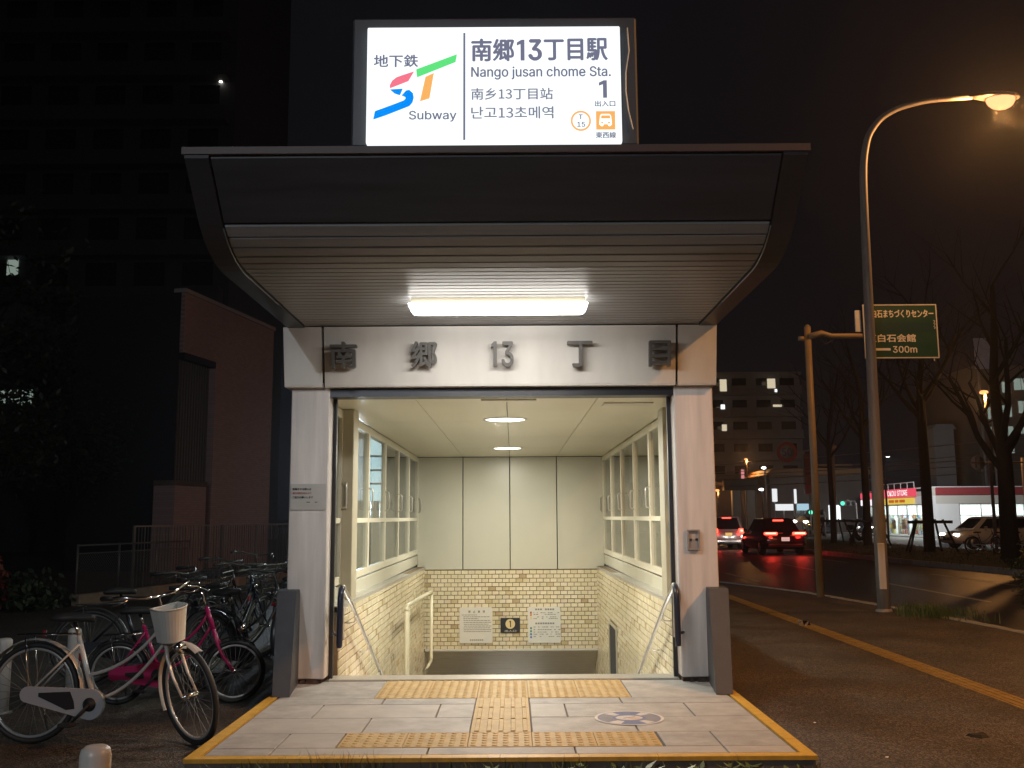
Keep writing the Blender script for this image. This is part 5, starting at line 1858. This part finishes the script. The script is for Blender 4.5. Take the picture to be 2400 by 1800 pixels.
M['car_silver'] = mat("silver_car_paint", (.45, .45, .46), .25, metal=.6)
M['car_white'] = mat("white_car_paint", (.70, .68, .64), .25, coat=.4)
M['car_dark'] = mat("dark_car_paint", (.04, .04, .05), .2, coat=.4)
car("black car braking in the near lane with wide glowing tail lights", 11.45, 43.2, 0, M['car_black'], 4.7, 1.80, 1.50, kind="sedan", rear_lit=True, front_lit=True, red_power=18, beam=60)
car("pale hatchback braking ahead of the black car, partly behind the pillar", 10.75, 50.4, 0, M['car_silver'], 4.0, 1.70, 1.62, kind="hatch", rear_lit=True, plate='plate_y', red_power=7)
car("white estate car with headlights on, turning out in front of the shop", 23.4, 47.6, R(97), M['car_white'], 4.6, 1.74, 1.50, front_lit=True, kind="van")
car("oncoming car with bright headlights seen between the two poles", 24.6, 78, R(178), M['car_dark'], 4.4, 1.7, 1.5, front_lit=True, kind="hatch")
car("small car with one headlight showing, parked at the shop front", 29.2, 79.5, R(150), M['car_dark'], 4.0, 1.68, 1.5, front_lit=True, kind="hatch")
car("dark car far ahead in the queue, beyond the hatchback", 11.0, 66, 0, M['car_dark'], 4.3, 1.7, 1.5, kind="hatch", rear_lit=True)

# ---- shop across the street
shop = thing("corner_shop", "brightly lit low supermarket with red and yellow signs across the street", "shop", (31.3, 72.0, -.36), world=True)
Z0, ZR = -.36, 3.46
M['shop_red'] = mat("dull_red_band", (.30, .045, .05), .5)
M['shop_beige'] = mat("beige_shop_wall", (.55, .52, .46), .6)
M['shop_white'] = mat("white_shop_wall", (.75, .75, .74), .5)
M['lit_red'] = emis("lit_red_sign", (1.0, .10, .16), .85)
M['lit_yellow'] = emis("lit_yellow_sign", (1.0, .72, .12), .8)
M['lit_white'] = emis("lit_white_sign", (1, .93, .95), 1.2)
M['shop_light'] = emis("lit_ceiling_strip", (.95, 1.0, 1.0), 9.0)
SXx, SYy, SXE, SYE = 31.3, 72.0, 47.0, 87.0
# street face (x = const)
MB().box(SXx, SXx + .2, SYy, SYE, 2.80, ZR).build("upper_wall", M['shop_beige'], shop)
MB().box(SXx, SXx + .2, SYy, SYE, 2.2, 2.798).build("band", M['shop_white'], shop)
sgn = MB().bbox(SXx - .28, SXx - .004, 74.9, 81.7, 2.79, 3.44, .02).build("red_sign", M['lit_red'], shop)
tx = text_mesh("TOKOU STORE", (75.95, 80.4, 2.90, 3.33), 0, 0, .03)
tx.v = [(SXx - .285, 156.35 - x, z) for x, y, z in tx.v]
tx.build("lettering", M['lit_white'], sgn, loc=(0, 0, 0))
MB().bbox(SXx - .24, SXx - .004, 75.3, 81.7, 2.23, 2.70, .02).build("yellow_sign", M['lit_yellow'], shop)
mb = MB()
for y0_, y1_ in ((76.6, 77.7), (77.9, 78.6), (78.8, 79.9)):
    mb.box(SXx - .25, SXx - .242, y0_, y1_, 2.36, 2.58)
mb.build("red_print", emis("lit_red_print", (.9, .2, .03), .6), shop)
MB().bbox(SXx - .2, SXx - .004, 82.2, 86.5, 2.79, 3.3, .02).build("red_sign", M['lit_red'], shop)
MB().bbox(SXx - .2, SXx - .004, 82.2, 86.5, 2.2, 2.70, .02).build("white_sign", M['lit_white'], shop)
fr_ = MB()
for k_ in range(6):
    fr_.box(SXx - .05, SXx, 75.2 + 1.3 * k_, 75.26 + 1.3 * k_, ZR + .002, ZR + .42)
fr_.box(SXx - .06, SXx + .01, 75.2, 81.8, ZR + .422, ZR + .48)
fr_.build("roof_frame", M['shop_white'], shop)
MB().box(SXx - .03, SXx + .25, SYy - .03, SYE, ZR + .0005 - .06, ZR).build("eave", M['shop_white'], shop)
# face towards us (y = const)
MB().box(SXx + .201, SXE, SYy, SYy + .2, 2.2, 2.80).build("band", M['shop_beige'], shop)
MB().box(SXx + .201, SXE, SYy - .06, SYy + .14, 2.84, 3.40).build("red_band", M['shop_red'], shop)
MB().box(SXx + .201, SXE, SYy - .08, SYy + .16, 3.402, ZR).build("eave", M['shop_white'], shop)
MB().box(SXx, SXx + .5, SYy - .0, SYy + .2, Z0, 2.198).build("corner_pier", M['shop_white'], shop)
MB().box(SXx + .501, SXx + 1.9, SYy + .02, SYy + .2, Z0, 2.198).build("wall", M['shop_white'], shop)
MB().box(SXx, SXE, SYy + .2, SYE, ZR - .3, ZR - .1).build("roof", M['roof'], shop)
MB().box(SXx + .3, SXE, SYy + .3, SYE, Z0 + .0, Z0 + .06).build("floor", M['conc'], shop)
MB().box(SXE - .2, SXE, SYy + .3, SYE, Z0 + .07, 3.1).box(SXx + .3, SXE - .3, SYE - .2, SYE - .02, Z0 + .07, 3.1).build("rear_wall", M['shop_white'], shop)
MB().box(SXx + .25, SXE - .3, SYy + .25, SYE - .3, 2.62, 2.66).build("shop_ceiling", M['shop_white'], shop)
for k_ in range(5):
    MB().box(SXx + 1.5, SXE - 1, SYy + 1.2 + 2.6 * k_, SYy + 1.5 + 2.6 * k_, 2.58, 2.615).build("ceiling_strip", M['shop_light'], shop)
def shop_window(a, b, face):
    m_ = MB()
    fwd = .05
    if face == 'x':
        m_.box(SXx + .02, SXx + .10, a, a + fwd, Z0 + .05, 2.197).box(SXx + .02, SXx + .10, a + fwd, b, 2.12, 2.197).box(SXx + .02, SXx + .10, a + fwd, b, 1.28, 1.33).box(SXx + .02, SXx + .10, a + fwd, b, Z0 + .05, Z0 + .15)
    else:
        m_.box(a, a + fwd, SYy + .02, SYy + .10, Z0 + .35, 2.197).box(a + fwd, b, SYy + .02, SYy + .10, 2.12, 2.197).box(a + fwd, b, SYy + .02, SYy + .10, 1.28, 1.33).box(a + fwd, b, SYy + .02, SYy + .10, Z0 + .35, Z0 + .45)
    wo = m_.build("window", M['galv'], shop)
    for z0_, z1_ in ((1.335, 2.115), (Z0 + (.16 if face == 'x' else .46), 1.275)):
        if face == 'x':
            MB().box(SXx + .055, SXx + .065, a + fwd, b, z0_, z1_).build("pane", M['glass'], wo, loc=(0, 0, 0))
        else:
            MB().box(a + fwd, b, SYy + .055, SYy + .065, z0_, z1_).build("pane", M['glass'], wo, loc=(0, 0, 0))
for k_ in range(7):
    shop_window(73.2 + 1.9 * k_, 73.2 + 1.9 * (k_ + 1) - .004, 'x')
for k_ in range(8):
    shop_window(SXx + 1.92 + 1.6 * k_, SXx + 1.92 + 1.6 * (k_ + 1) - .004, 'y')
MB().box(SXx + 1.92, SXE, SYy + .02, SYy + .2, Z0, Z0 + .345).build("plinth", M['shop_white'], shop)
# blinds down on some of the panes facing us, goods behind the street face
M['blind'] = mat("pale_blind", (.72, .74, .74), .7)
for k_ in range(1, 4):
    MB().box(SXx + 1.99 + 1.6 * k_, SXx + 1.90 + 1.6 * (k_ + 1), SYy + .14, SYy + .15, .35, 1.25).build("blind", M['blind'], shop)
rng = random.Random(5)
GC = [mat("goods_colour", c, .5) for c in ((.6, .08, .08), (.7, .55, .1), (.1, .3, .6), (.15, .5, .25), (.75, .75, .75), (.8, .35, .15), (.5, .55, .7))]
for k_ in range(4):
    yb = 74.5 + 3.0 * k_
    MB().box(SXx + 1.6, SXx + 2.1, yb, yb + 2.3, Z0 + .07, 1.35).build("shelf", M['shop_white'], shop)
    for c_ in range(7):
        g = MB()
        for q in range(14):
            yy_, zz_ = yb + rng.uniform(0, 2.1), Z0 + .2 + .42 * rng.randint(0, 3)
            g.box(SXx + 1.52 - rng.uniform(0, .05), SXx + 1.598, yy_, yy_ + rng.uniform(.08, .25), zz_, zz_ + rng.uniform(.15, .34))
        o = g.build("goods", GC[c_], shop)
for k_ in range(6):
    yy_ = 73.6 + 2.0 * k_
    MB().box(SXx + .12, SXx + .125, yy_, yy_ + rng.uniform(.5, 1.0), .25, rng.uniform(.7, 1.2)).build("window_poster", rng.choice(GC), shop)
for k_ in range(3):
    xx_ = SXx + 9 + 2.2 * k_
    MB().box(xx_, xx_ + 1.2, SYy + .8, SYy + 1.2, Z0 + .07, 1.3).build("shelf", GC[rng.randint(0, 6)], shop)
for q in range(4):  # added point lamps behind the street glass, to brighten the shelf fronts
    d = bpy.data.lights.new("shelf_fill_lamp", 'POINT')
    d.energy = 80
    d.shadow_soft_size = .3
    d.color = (.93, .97, 1.0)
    o = bpy.data.objects.new("shelf_fill_lamp", d)
    COL.objects.link(o)
    o.parent = shop
    o.location = (.85, 2.6 + 3.1 * q, 2.2)
yl = thing("shop_front_fill", "added white lamp on a mast, brightening the shop front", "lamp", (25.5, 66.0, -.36))  # lamp and mast added to light the shop front and pavement
MB().tube([(0, 0, 0), (0, 0, 5.6), (.3, .3, 5.8)], [.08, .06, .05], 8).build("pole", M['galv'], yl)
MB().bbox(.15, .55, .2, .5, 5.72, 5.85, .03).build("lantern", M['galv'], yl)
MB().bbox(.2, .5, .24, .46, 5.70, 5.719, .004).build("lens", M['led'], yl)
d = bpy.data.lights.new("shop_front_fill_light", 'SPOT')
d.spot_size, d.spot_blend = R(120), .7
d.energy = 3600
d.color = (.95, .97, 1.0)
d.shadow_soft_size = .2
o = bpy.data.objects.new("shop_front_fill_light", d)
COL.objects.link(o)
o.parent = yl
o.location = (.35, .35, 5.5)
o.rotation_euler = Vector((7.0, 6.5, -3.6)).to_track_quat('-Z', 'Y').to_euler()
dl = bpy.data.lights.new("shop_lamp", 'AREA')
dl.shape = 'RECTANGLE'
dl.size, dl.size_y = 14, 13
dl.energy = 3600
dl.color = (.93, .98, 1.0)
do = bpy.data.objects.new("shop_lamp", dl)
COL.objects.link(do)
do.parent = shop
do.location = (7.8, 7.5, 2.9)

# ---- other buildings down the street
M['apt'] = mat("grey_apartment_wall", (.33, .32, .31), .8, var=.1, scale=.4)
M['dim_wall'] = mat("dim_plaster", (.16, .135, .115), .8, var=.15, scale=.5)
ap = thing("apartment_block", "grey apartment block with stacked balconies and a few lit windows, above the cars", "building", (24.0, 120, Z0))
MB().box(0, 12.3, 0, 12, 0, 19.4).build("wall", M['apt'], ap)
MB().box(-8, -.002, 2, 12, 0, 20.2).build("wall", M['apt'], ap)
MB().box(-.2, 12.5, -.15, 12.2, 19.402, 19.75).build("parapet", M['apt'], ap)
for f_ in range(6):
    z = 3.1 + 2.75 * f_
    MB().box(.1, 12.2, -1.3, -.002, z - .12, z).build("balcony_slab", M['apt'], ap)
    for u in range(4):
        x0_ = .2 + 3.02 * u
        MB().box(x0_, x0_ + 2.85, -1.3, -1.2, z + .002, z + 1.0).build("balcony_rail", M['apt'], ap)
        lit = (f_, u) in ((5, 0), (5, 2), (3, 3))
        wo = MB().box(x0_ + .5, x0_ + 2.3, -.06, -.003, z + .1, z + 2.1).build("window", M['win_warm'] if (f_, u) == (4, 9) else M['dark_glass'], ap)
for x, z, w_, h_, m_ in ((2.35, 17.9, .42, .75, 'win_warm'), (8.35, 18.1, .5, .6, 'win_warm'), (2.2, 15.2, .25, .28, 'win_white'), (8.9, 17.2, .14, .18, 'win_white'), (9.0, 15.3, .55, .14, 'win_warm'), (2.3, 12.6, .3, .4, 'win_warm')):
    MB().box(x - w_, x + w_, -1.36, -1.305, z - h_, z + h_).build("lit_window", M[m_], ap)

gt = thing("porch_building", "low building with orange-lit columns under a broad flat fascia, beyond the braking cars", "building", (16.4, 75, Z0))
MB().box(0, 2.6, -.2, .4, 3.7, 4.55).build("fascia", M['dim_wall'], gt)
MB().box(-1.5, 3.2, 2.5, 8, 0, 4.2).build("wall", M['dim_wall'], gt)
for x0_ in (.62, 1.72):
    MB().bbox(x0_, x0_ + .62, -.15, .35, 0, 3.698, .02).build("column", M['shop_beige'], gt)
lit_strip = thing("street_frontage", "long low dark row of shops closing the far end of the street", "building", (14.0, 100, Z0))
MB().box(-12, 22, 0, 8, 0, 5.2).build("wall", M['dim_wall'], lit_strip)
for k_ in range(9):
    MB().box(6.2 + 1.15 * k_, 7.0 + 1.15 * k_, -.08, -.003, 1.1, 2.3 if k_ % 3 else 1.9).build("lit_window", M['win_warm'] if k_ % 2 else M['win_white'], lit_strip)
ht = thing("mid_house", "dark two-storey house front between the tree trunks left of the shop", "house", (24.5, 92, Z0))
MB().box(0, 9.5, 0, 8, 0, 5.6).build("wall", M['dim_wall'], ht)
MB().prism([(-.4, 5.6), (9.9, 5.6), (9.3, 6.2), (.2, 6.2)], -.4, 8.2).build("roof", mat("brown_roof", (.30, .16, .07), .6), ht)
for x0_ in (2.2, 5.5):
    MB().box(x0_, x0_ + 1.1, -.06, -.003, 1.3, 2.7).build("window", M['win_white'] if x0_ > 5 else M['dark_glass'], ht)
ob = thing("office_block", "dark office block at the picture's edge with rows of greenish lit windows", "building", (44.0, 95, Z0))
MB().box(2.2, 26, 0, 14, 0, 16.5).build("wall", M['dim_wall'], ob)
wl_ = [(3.65, 11.6, .42, 1.15), (5.2, 11.9, .50, .95), (6.85, 12.3, .5, 1.0), (3.62, 9.75, .26, 1.0), (5.15, 9.8, .55, .95), (6.6, 10.2, .2, .9), (5.15, 8.15, .5, .7), (5.3, 14.3, .45, .9), (6.8, 14.6, .75, .95), (7.3, 10.1, .3, .9)]
for x, z, w_, h_ in wl_:
    wo = MB().box(x - w_ - .08, x + w_ + .08, -.05, -.003, z - h_ * .6 - .08, z + h_ * .6 + .08).build("window", M['galv'], ob)
    for s_ in (-1, 1):
        MB().box(x + (s_ - 1) / 2 * w_ + .03, x + (s_ + 1) / 2 * w_ - .03, -.07, -.052, z - h_ * .6, z + h_ * .6).build("pane", M['win_cool'], wo)
for z in (8.9, 11.0, 13.2, 15.4):
    MB().box(2.2, 26, -.15, -.002, z - .1, z + .1 - .001).build("floor_band", M['dim_wall'], ob)
bb_ = thing("billboard", "dim pale rooftop billboard behind the bare branches", "billboard", (47.0, 92, 0), world=True)
MB().bbox(45.0, 46.6, 92, 92.3, 15.4, 18.4, .03).build("panel", mat("dim_billboard", (.5, .44, .47), .6, var=.3, scale=2), bb_)
for x in (45.3, 46.3):
    MB().tube([(x, 92.2, -.4), (x, 92.2, 15.4)], .12, 8).build("leg", M['galv'], bb_)
lw = thing("utility_hut", "small grey lit hut wall between the tree and the round sign", "hut", (42.0, 95.5, Z0))
MB().box(0, 2.0, 0, 2, 0, 10.2).build("wall", M['apt'], lw)
MB().prism([(-.1, 10.2), (2.3, 10.2), (1.9, 10.7), (.3, 10.7)], -.1, 2).build("roof", M['apt'], lw)

# ---- small signs, signals and distant lamps
def far_lamp(label, x, y, z, m_, power=0, h_=None, warm=True):
    t = thing("far_street_lamp", label, "street lamp", (x, y, RZ))
    MB().tube([(0, .1, 0), (0, .1, z - RZ), (-.0, .0, z - RZ + .06)], [.08, .06, .05], 8).build("pole", M['galv'], t)
    g = MB().lathe([(.02, -.10), (.16, -.05), (.19, .0), (.14, .06), (.02, .09)], 12)
    g.build("lamp_glass", M[m_], t, loc=(-.12, -.05, z - RZ))
    if power:
        sodium(t, (-.12, -.1, z - RZ - .25), power)
far_lamp("orange street lamp above the red tail lights, left of the bare tree", 23.9, 98, 7.1, 'sodium_far', 500)
far_lamp("small orange lamp low behind the pillar edge", 16.2, 76, 3.38, 'sodium_far', 60)
far_lamp("white street lamp on a slim mast beyond the braking cars", 19.81, 75.5, 5.1, 'led', 0)
far_lamp("white lamp in front of the porch columns", 18.9, 73, 3.35, 'led', 0)
far_lamp("orange street lamp in front of the lit office windows", 20.9, 42.0, 6.7, 'sodium_far', 420)
far_lamp("round white lamp just left of the small umbrella-shaped roof", 21.3, 73, .95, 'head', 0)
far_lamp("round white lamp beside the small umbrella-shaped roof", 22.15, 73, .92, 'head', 0)
def board(label, x0, x1, z0, z1, y, m_, cat="sign", legs=True, name="street_sign"):
    t = thing(name, label, cat, ((x0 + x1) / 2, y, RZ), world=True)
    MB().bbox(x0, x1, y - .15, y + .15, z0, z1, .03).build("panel", m_, t)
    fr__ = MB()
    fr__.box(x0 - .06, x0 - .002, y - .12, y + .12, z0, z1).box(x1 + .002, x1 + .06, y - .12, y + .12, z0, z1)
    fr__.build("rim", M['galv'], t)
    if legs:
        MB().tube([((x0 + x1) / 2, y, RZ), ((x0 + x1) / 2, y, z0)], .05, 8).build("pole", M['galv'], t)
    return t
W2 = emis("lit_small_sign", (.95, .98, 1), .95)
B2 = emis("lit_blue_sign", (.55, .85, 1), .75)
board("narrow white lit sign column left of the white shop board", 20.1, 20.5, 2.45, 3.45, 75, W2)
board("thin white lit sign column right of the white shop board", 21.65, 21.85, 2.3, 3.4, 74.5, W2)
board("white lit shop board over the far shopfront", 20.55, 22.0, 1.78, 2.28, 76, W2)
board("pale blue lit shop board next to the green signal", 22.35, 23.3, 1.78, 2.3, 76.3, B2)
board("tall dull red banner sign beside the tan pole", 22.4, 23.1, 3.0, 6.1, 74, mat("red_banner", (.32, .04, .03), .6))
board("pinkish lit sign tip under the orange lamp", 18.0, 18.25, 4.3, 5.0, 76, emis("lit_pink_sign", (1, .35, .35), .7))
board("small white lit sign beside the pale hatchback", 14.8, 15.7, .45, 1.05, 74, W2)
t = thing("small_roof", "small orange-lit tent-shaped roof below the green signal", "kiosk", (22.35, 75, RZ))
MB().prism([(-.55, 1.15), (.55, 1.15), (0, 1.62)], -.5, .5).build("roof", M['lit_yellow'] if 0 else mat("tan_canvas", (.7, .45, .2), .6), t)
for x in (-.5, .5):
    MB().tube([(x, 0, 0), (x, 0, 1.15)], .03, 6).build("leg", M['galv'], t)
def signal(label, x, y, z):
    t = thing("traffic_signal", label, "traffic light", (x, y, RZ), group="green traffic lights")
    h = z - RZ
    MB().bbox(-.65, .65, -.12, .12, h - .22, h + .22, .06).build("housing", M['fence'], t)
    for i, m_ in enumerate((M['green_sig'], M['void'], M['void'])):
        g = MB().lathe([(.01, -.03), (.16, -.02), (.16, .02)], 14)
        g.v = [(x_ - .42 + .42 * i, -.122 + z_ - .02, h + y_) for x_, y_, z_ in g.v]
        g.build("lens", m_, t)
    MB().tube([(.7, .05, 0), (.7, .05, h), (0, .05, h + .26)], .06, 8).build("pole", M['galv'], t)
signal("green traffic light beside the tan pole", 23.45, 75, 1.62)
signal("green traffic light left of the shop behind a tree trunk", 26.15, 75.6, 2.3)

# ---- utility pole and wires
t = thing("utility_pole", "grey utility pole with cross-arms between two tree trunks", "pole", (18.2, 55, RZ))
MB().tube([(0, 0, 0), (.15, 0, 5.7)], [.13, .10], 10).build("pole", M['galv'], t)
for z in (3.9, 4.45):
    MB().box(-.9, 1.2, -.05, .05, z, z + .09).build("cross_arm", M['galv'], t)
MB().bbox(-.25, .25, -.45, -.12, 5.35, 5.6, .04).build("transformer_lamp", M['galv'], t)
wires = thing("overhead_wire", "bundle of sagging overhead wires crossing between poles and trees", "wire", (18.2, 55, 4), world=True)
for k_, (z0_, z1_) in enumerate(((4.35, 4.9), (4.1, 4.55), (3.8, 4.1), (3.35, 3.6), (4.6, 5.6))):
    p0, p1 = (13.0 - k_, 62, z0_ - .2), (40, 50 - k_, z1_ + 1.2)
    mid = [(p0[d] + p1[d]) / 2 for d in range(3)]
    mid[2] -= .7
    MB().tube(bez(p0, mid, p1, 14), .022, 4, cap=False).build("wire", M['galv'], wires)

# ---- street trees in the median with timber stakes
def stakes(label, x, y, z0, s=1.0):
    t = thing("tree_stakes", label, "tree support", (x, y, z0), group="timber tree supports")
    for dx, dy in ((-1, -.45), (1, -.45), (-.75, .6), (.75, .6)):
        MB().tube([(dx * .98 * s, dy * .9, 0), (dx * .52 * s, dy * .4, 1.32)], .045, 7).build("stake", M['bark'], t)
    MB().box(-.86 * s, .86 * s, -.33, -.25, 1.16, 1.28).build("cross_bar", M['bark'], t)
    MB().box(-.7 * s, .7 * s, .25, .33, 1.16, 1.28).build("cross_bar", M['bark'], t)
TZ = -.14
tree("dark bare street tree far along the median, left of the utility pole", 17.35, 52.6, TZ, 5.6, .14, 5.5, 21, 0, group="median street trees", leafsize=.10)
tree("dark bare street tree directly left of the grey lamp pole", 17.6, 48.2, TZ, 6.0, .18, 5.5, 22, 0, group="median street trees", leafsize=.10)
tree("dark bare street tree in front of the shop corner", 16.9, 39.5, TZ, 6.2, .21, 5.5, 23, 0, group="median street trees", leafsize=.10)
tree("forked dark street tree in front of the shop windows at the right", 16.75, 32.8, TZ, 3.9, .27, 7.5, 24, 0, group="median street trees", leafsize=.10)
shrub("dark kerbside shrub cut by the picture edge past the grassy patch", 8.05, 14.9, GZ, .4, 1.05, 700, M['leaf'], 25, leafsize=.04)
stakes("timber stakes around the tree left of the grey lamp pole", 17.6, 48.2, TZ)
stakes("timber stakes around the tree at the shop corner", 16.9, 39.5, TZ)
stakes("timber stakes around the far tree beside the utility pole", 17.35, 52.6, TZ)
# bicycles parked along the far kerb and a motor scooter
for i, (x, y, rz) in enumerate(((19.0, 37.6, 95), (19.7, 37.5, 80), (20.5, 37.7, 100), (18.4, 37.9, 70))):
    bicycle(("dark bicycle parked in front of the white estate car, %s" % ("by its front door", "under its side window", "behind the forked tree", "nearest its bonnet")[i]), (x, y, -.14), R(rz - 60), DARKS[i % 5], basket_m=None, group="bicycles by the shop", extras=False)
t = thing("scooter", "dark motor scooter standing beyond the tree stakes left of the shop", "scooter", (19.9, 56, -.3), R(200))
sb = MB()
sb.tube([(0, -.55, .42), (0, -.2, .55), (0, .1, .32), (0, .45, .40), (0, .55, .85), (0, .5, .98)], [.16, .2, .14, .12, .12, .05], 10)
sb.build("body", M['car_dark'], t)
for y in (-.55, .62):
    w_ = MB()
    w_.tube([(0, y + .17 * math.cos(2 * math.pi * k_ / 20), .24 + .17 * math.sin(2 * math.pi * k_ / 20)) for k_ in range(20)], .065, 8, closed=True)
    w_.build("wheel", M['black'], t)
MB().bbox(-.13, .13, -.6, .0, .70, .80, .04).build("seat", M['black'], t)
MB().tube([(-.32, .46, 1.0), (0, .52, 1.0), (.32, .46, 1.0)], .018, 8).build("handlebar", M['chrome'], t)
MB().tube([(0, .60, .86), (0, .66, .86)], [.07, .06], 12).build("headlight", M['led'], t)
MB().bbox(-.17, .17, -.85, -.5, .82, 1.12, .03).build("top_box", M['black'], t)

# ================================================================== GRASS, WEEDS AND LITTER
def tufts(name, pts, hmin, hmax, m_, blades=14, seed=1, spread=.03, wid=.004):
    rng = random.Random(seed)
    mb = MB()
    for x, y, z in pts:
        for b_ in range(blades):
            a = rng.uniform(0, 6.28)
            h = rng.uniform(hmin, hmax)
            ln_ = rng.uniform(.15, .7) * h
            bx, by = x + rng.gauss(0, spread), y + rng.gauss(0, spread)
            dx, dy = math.cos(a), math.sin(a)
            w_ = rng.uniform(.6, 1.3) * wid
            mb.add([(bx - dy * w_, by + dx * w_, z), (bx + dy * w_, by - dx * w_, z), (bx + dx * ln_ * .4 + dy * w_ * .7, by + dy * ln_ * .4 - dx * w_ * .7, z + h * .65),
                    (bx + dx * ln_ * .4 - dy * w_ * .7, by + dy * ln_ * .4 + dx * w_ * .7, z + h * .65), (bx + dx * ln_, by + dy * ln_, z + h)], [(0, 1, 2, 3), (3, 2, 4)])
    o = mb.build(name, m_)
    o['kind'] = 'stuff'
    return o
rng = random.Random(9)
tufts("grass", [(rng.uniform(-1.7, 1.7), rng.uniform(5.52, 5.70), GZ) for _ in range(70)], .05, .15, M['grass'], 9, 2, .03, .0035)
tufts("grass", [(-.95 + rng.gauss(0, .2), 5.68, GZ) for _ in range(10)], .14, .20, M['leaf_dry'], 5, 3, .05, .0022)
tufts("grass", [(rng.gauss(6.22, .2), rng.gauss(14.55, .36), GZ) for _ in range(80)], .06, .20, M['grass'], 12, 4, .06, .005)
tufts("grass", [(rng.uniform(13.3, 19.4), rng.uniform(22, 60), -.12) for _ in range(900)], .03, .11, M['grass'], 7, 6, .15, .012)
# broad weeds along the front of the platform
rng = random.Random(4)
wd = MB()
for k_ in range(46):
    cx, cy = (rng.uniform(.25, 1.7) if k_ < 32 else rng.uniform(-1.6, .3)), rng.uniform(5.50, 5.69)
    for l_ in range(6):
        a = rng.uniform(0, 6.28)
        e = rng.uniform(.3, .9)
        s = rng.uniform(.022, .05)
        c = Vector((cx, cy, GZ + rng.uniform(.01, .08)))
        u = Vector((math.cos(a), math.sin(a), e * .6)).normalized()
        v = u.cross(Vector((0, 0, 1))).normalized()
        tip = c + u * s * 2
        wd.add([tuple(c), tuple(c + u * s * .8 + v * s * .45), tuple(tip), tuple(c + u * s * .8 - v * s * .45)], [(0, 1, 2, 3)])
o = wd.build("weeds", mat("weed_leaf", (.10, .15, .05), .45, var=.4, scale=12))
o['kind'] = 'stuff'
mb = MB()
mb.smooth = False
vs, fs = [], []
nx, ny = 60, 5
for i in range(nx + 1):
    for j in range(ny + 1):
        x, y = PX0 - .1 + (PX1 - PX0 + .2) * i / nx, 5.42 + .30 * j / ny
        edge = min(1, i / 4, (nx - i) / 4, j / 1.5)
        vs.append((x, y, GZ - .008 + edge * (.018 + .03 * rng.random())))
for i in range(nx):
    for j in range(ny):
        a = i * (ny + 1) + j
        fs.append((a, a + ny + 1, a + ny + 2, a + 1))
mb.add(vs, fs)
struct(mb.build("soil_strip", M['soil']))
# litter
def scrap(label, x, y, s, m_, cat="litter", name="paper_scrap", h_=.4):
    t = MB()
    rng_ = random.Random(int(x * 97 + y * 31))
    n_ = 7
    ring_ = [(s * rng_.uniform(.6, 1.1) * math.cos(2 * math.pi * k_ / n_), s * rng_.uniform(.5, 1) * math.sin(2 * math.pi * k_ / n_), .001) for k_ in range(n_)]
    top = [(p[0] * .6 + rng_.uniform(-.2, .2) * s, p[1] * .6, s * h_ * rng_.uniform(.5, 1.2)) for p in ring_]
    t.add(ring_ + top + [(0, 0, s * h_ * .8)], [(k_, (k_ + 1) % n_, n_ + (k_ + 1) % n_, n_ + k_) for k_ in range(n_)] + [(n_ + k_, n_ + (k_ + 1) % n_, 2 * n_) for k_ in range(n_)])
    o = t.build(name, m_, None, (x, y, GZ))
    tag(o, label, cat)
scrap("small white scrap on the dark asphalt near the yellow platform edge", 2.17, 7.2, .014, M['paper'])
scrap("white scrap lying on the asphalt close to the bottom edge", 2.30, 6.19, .015, M['paper'])
scrap("tiny pale scrap on the asphalt further up the pavement", 2.02, 10.4, .016, M['paper'])
scrap("dark clump of wet leaves on the asphalt at lower right", 3.14, 6.75, .085, mat("wet_leaf_clump", (.01, .008, .006), .7), h_=.25, name="leaf_clump")
scrap("small shiny facets added for a glint on the yellow guide strip", 3.95, 13.42, .10, M['chrome'], name="glint_facets", h_=.6)  # chrome facets added to catch the lamps, standing for a wet sparkle

# ================================================================== ADDED HAZE, for the glow round the lamps
hz = MB().box(-70, 75, -20, 135, -5.2, 62).build("haze", bpy.data.materials.new("lamp_halo_haze"))
hm = hz.data.materials[0]
hm.use_nodes = True
hn = hm.node_tree
hn.nodes.remove(hn.nodes["Principled BSDF"])
pv = hn.nodes.new("ShaderNodeVolumePrincipled")
pv.inputs["Color"].default_value = (.9, .93, 1.0, 1)
pv.inputs["Density"].default_value = 0.0011
pv.inputs["Anisotropy"].default_value = 0.82
hn.links.new(pv.outputs[0], hn.nodes["Material Output"].inputs["Volume"])
hz['kind'] = 'stuff'
S.cycles.volume_bounces = 0
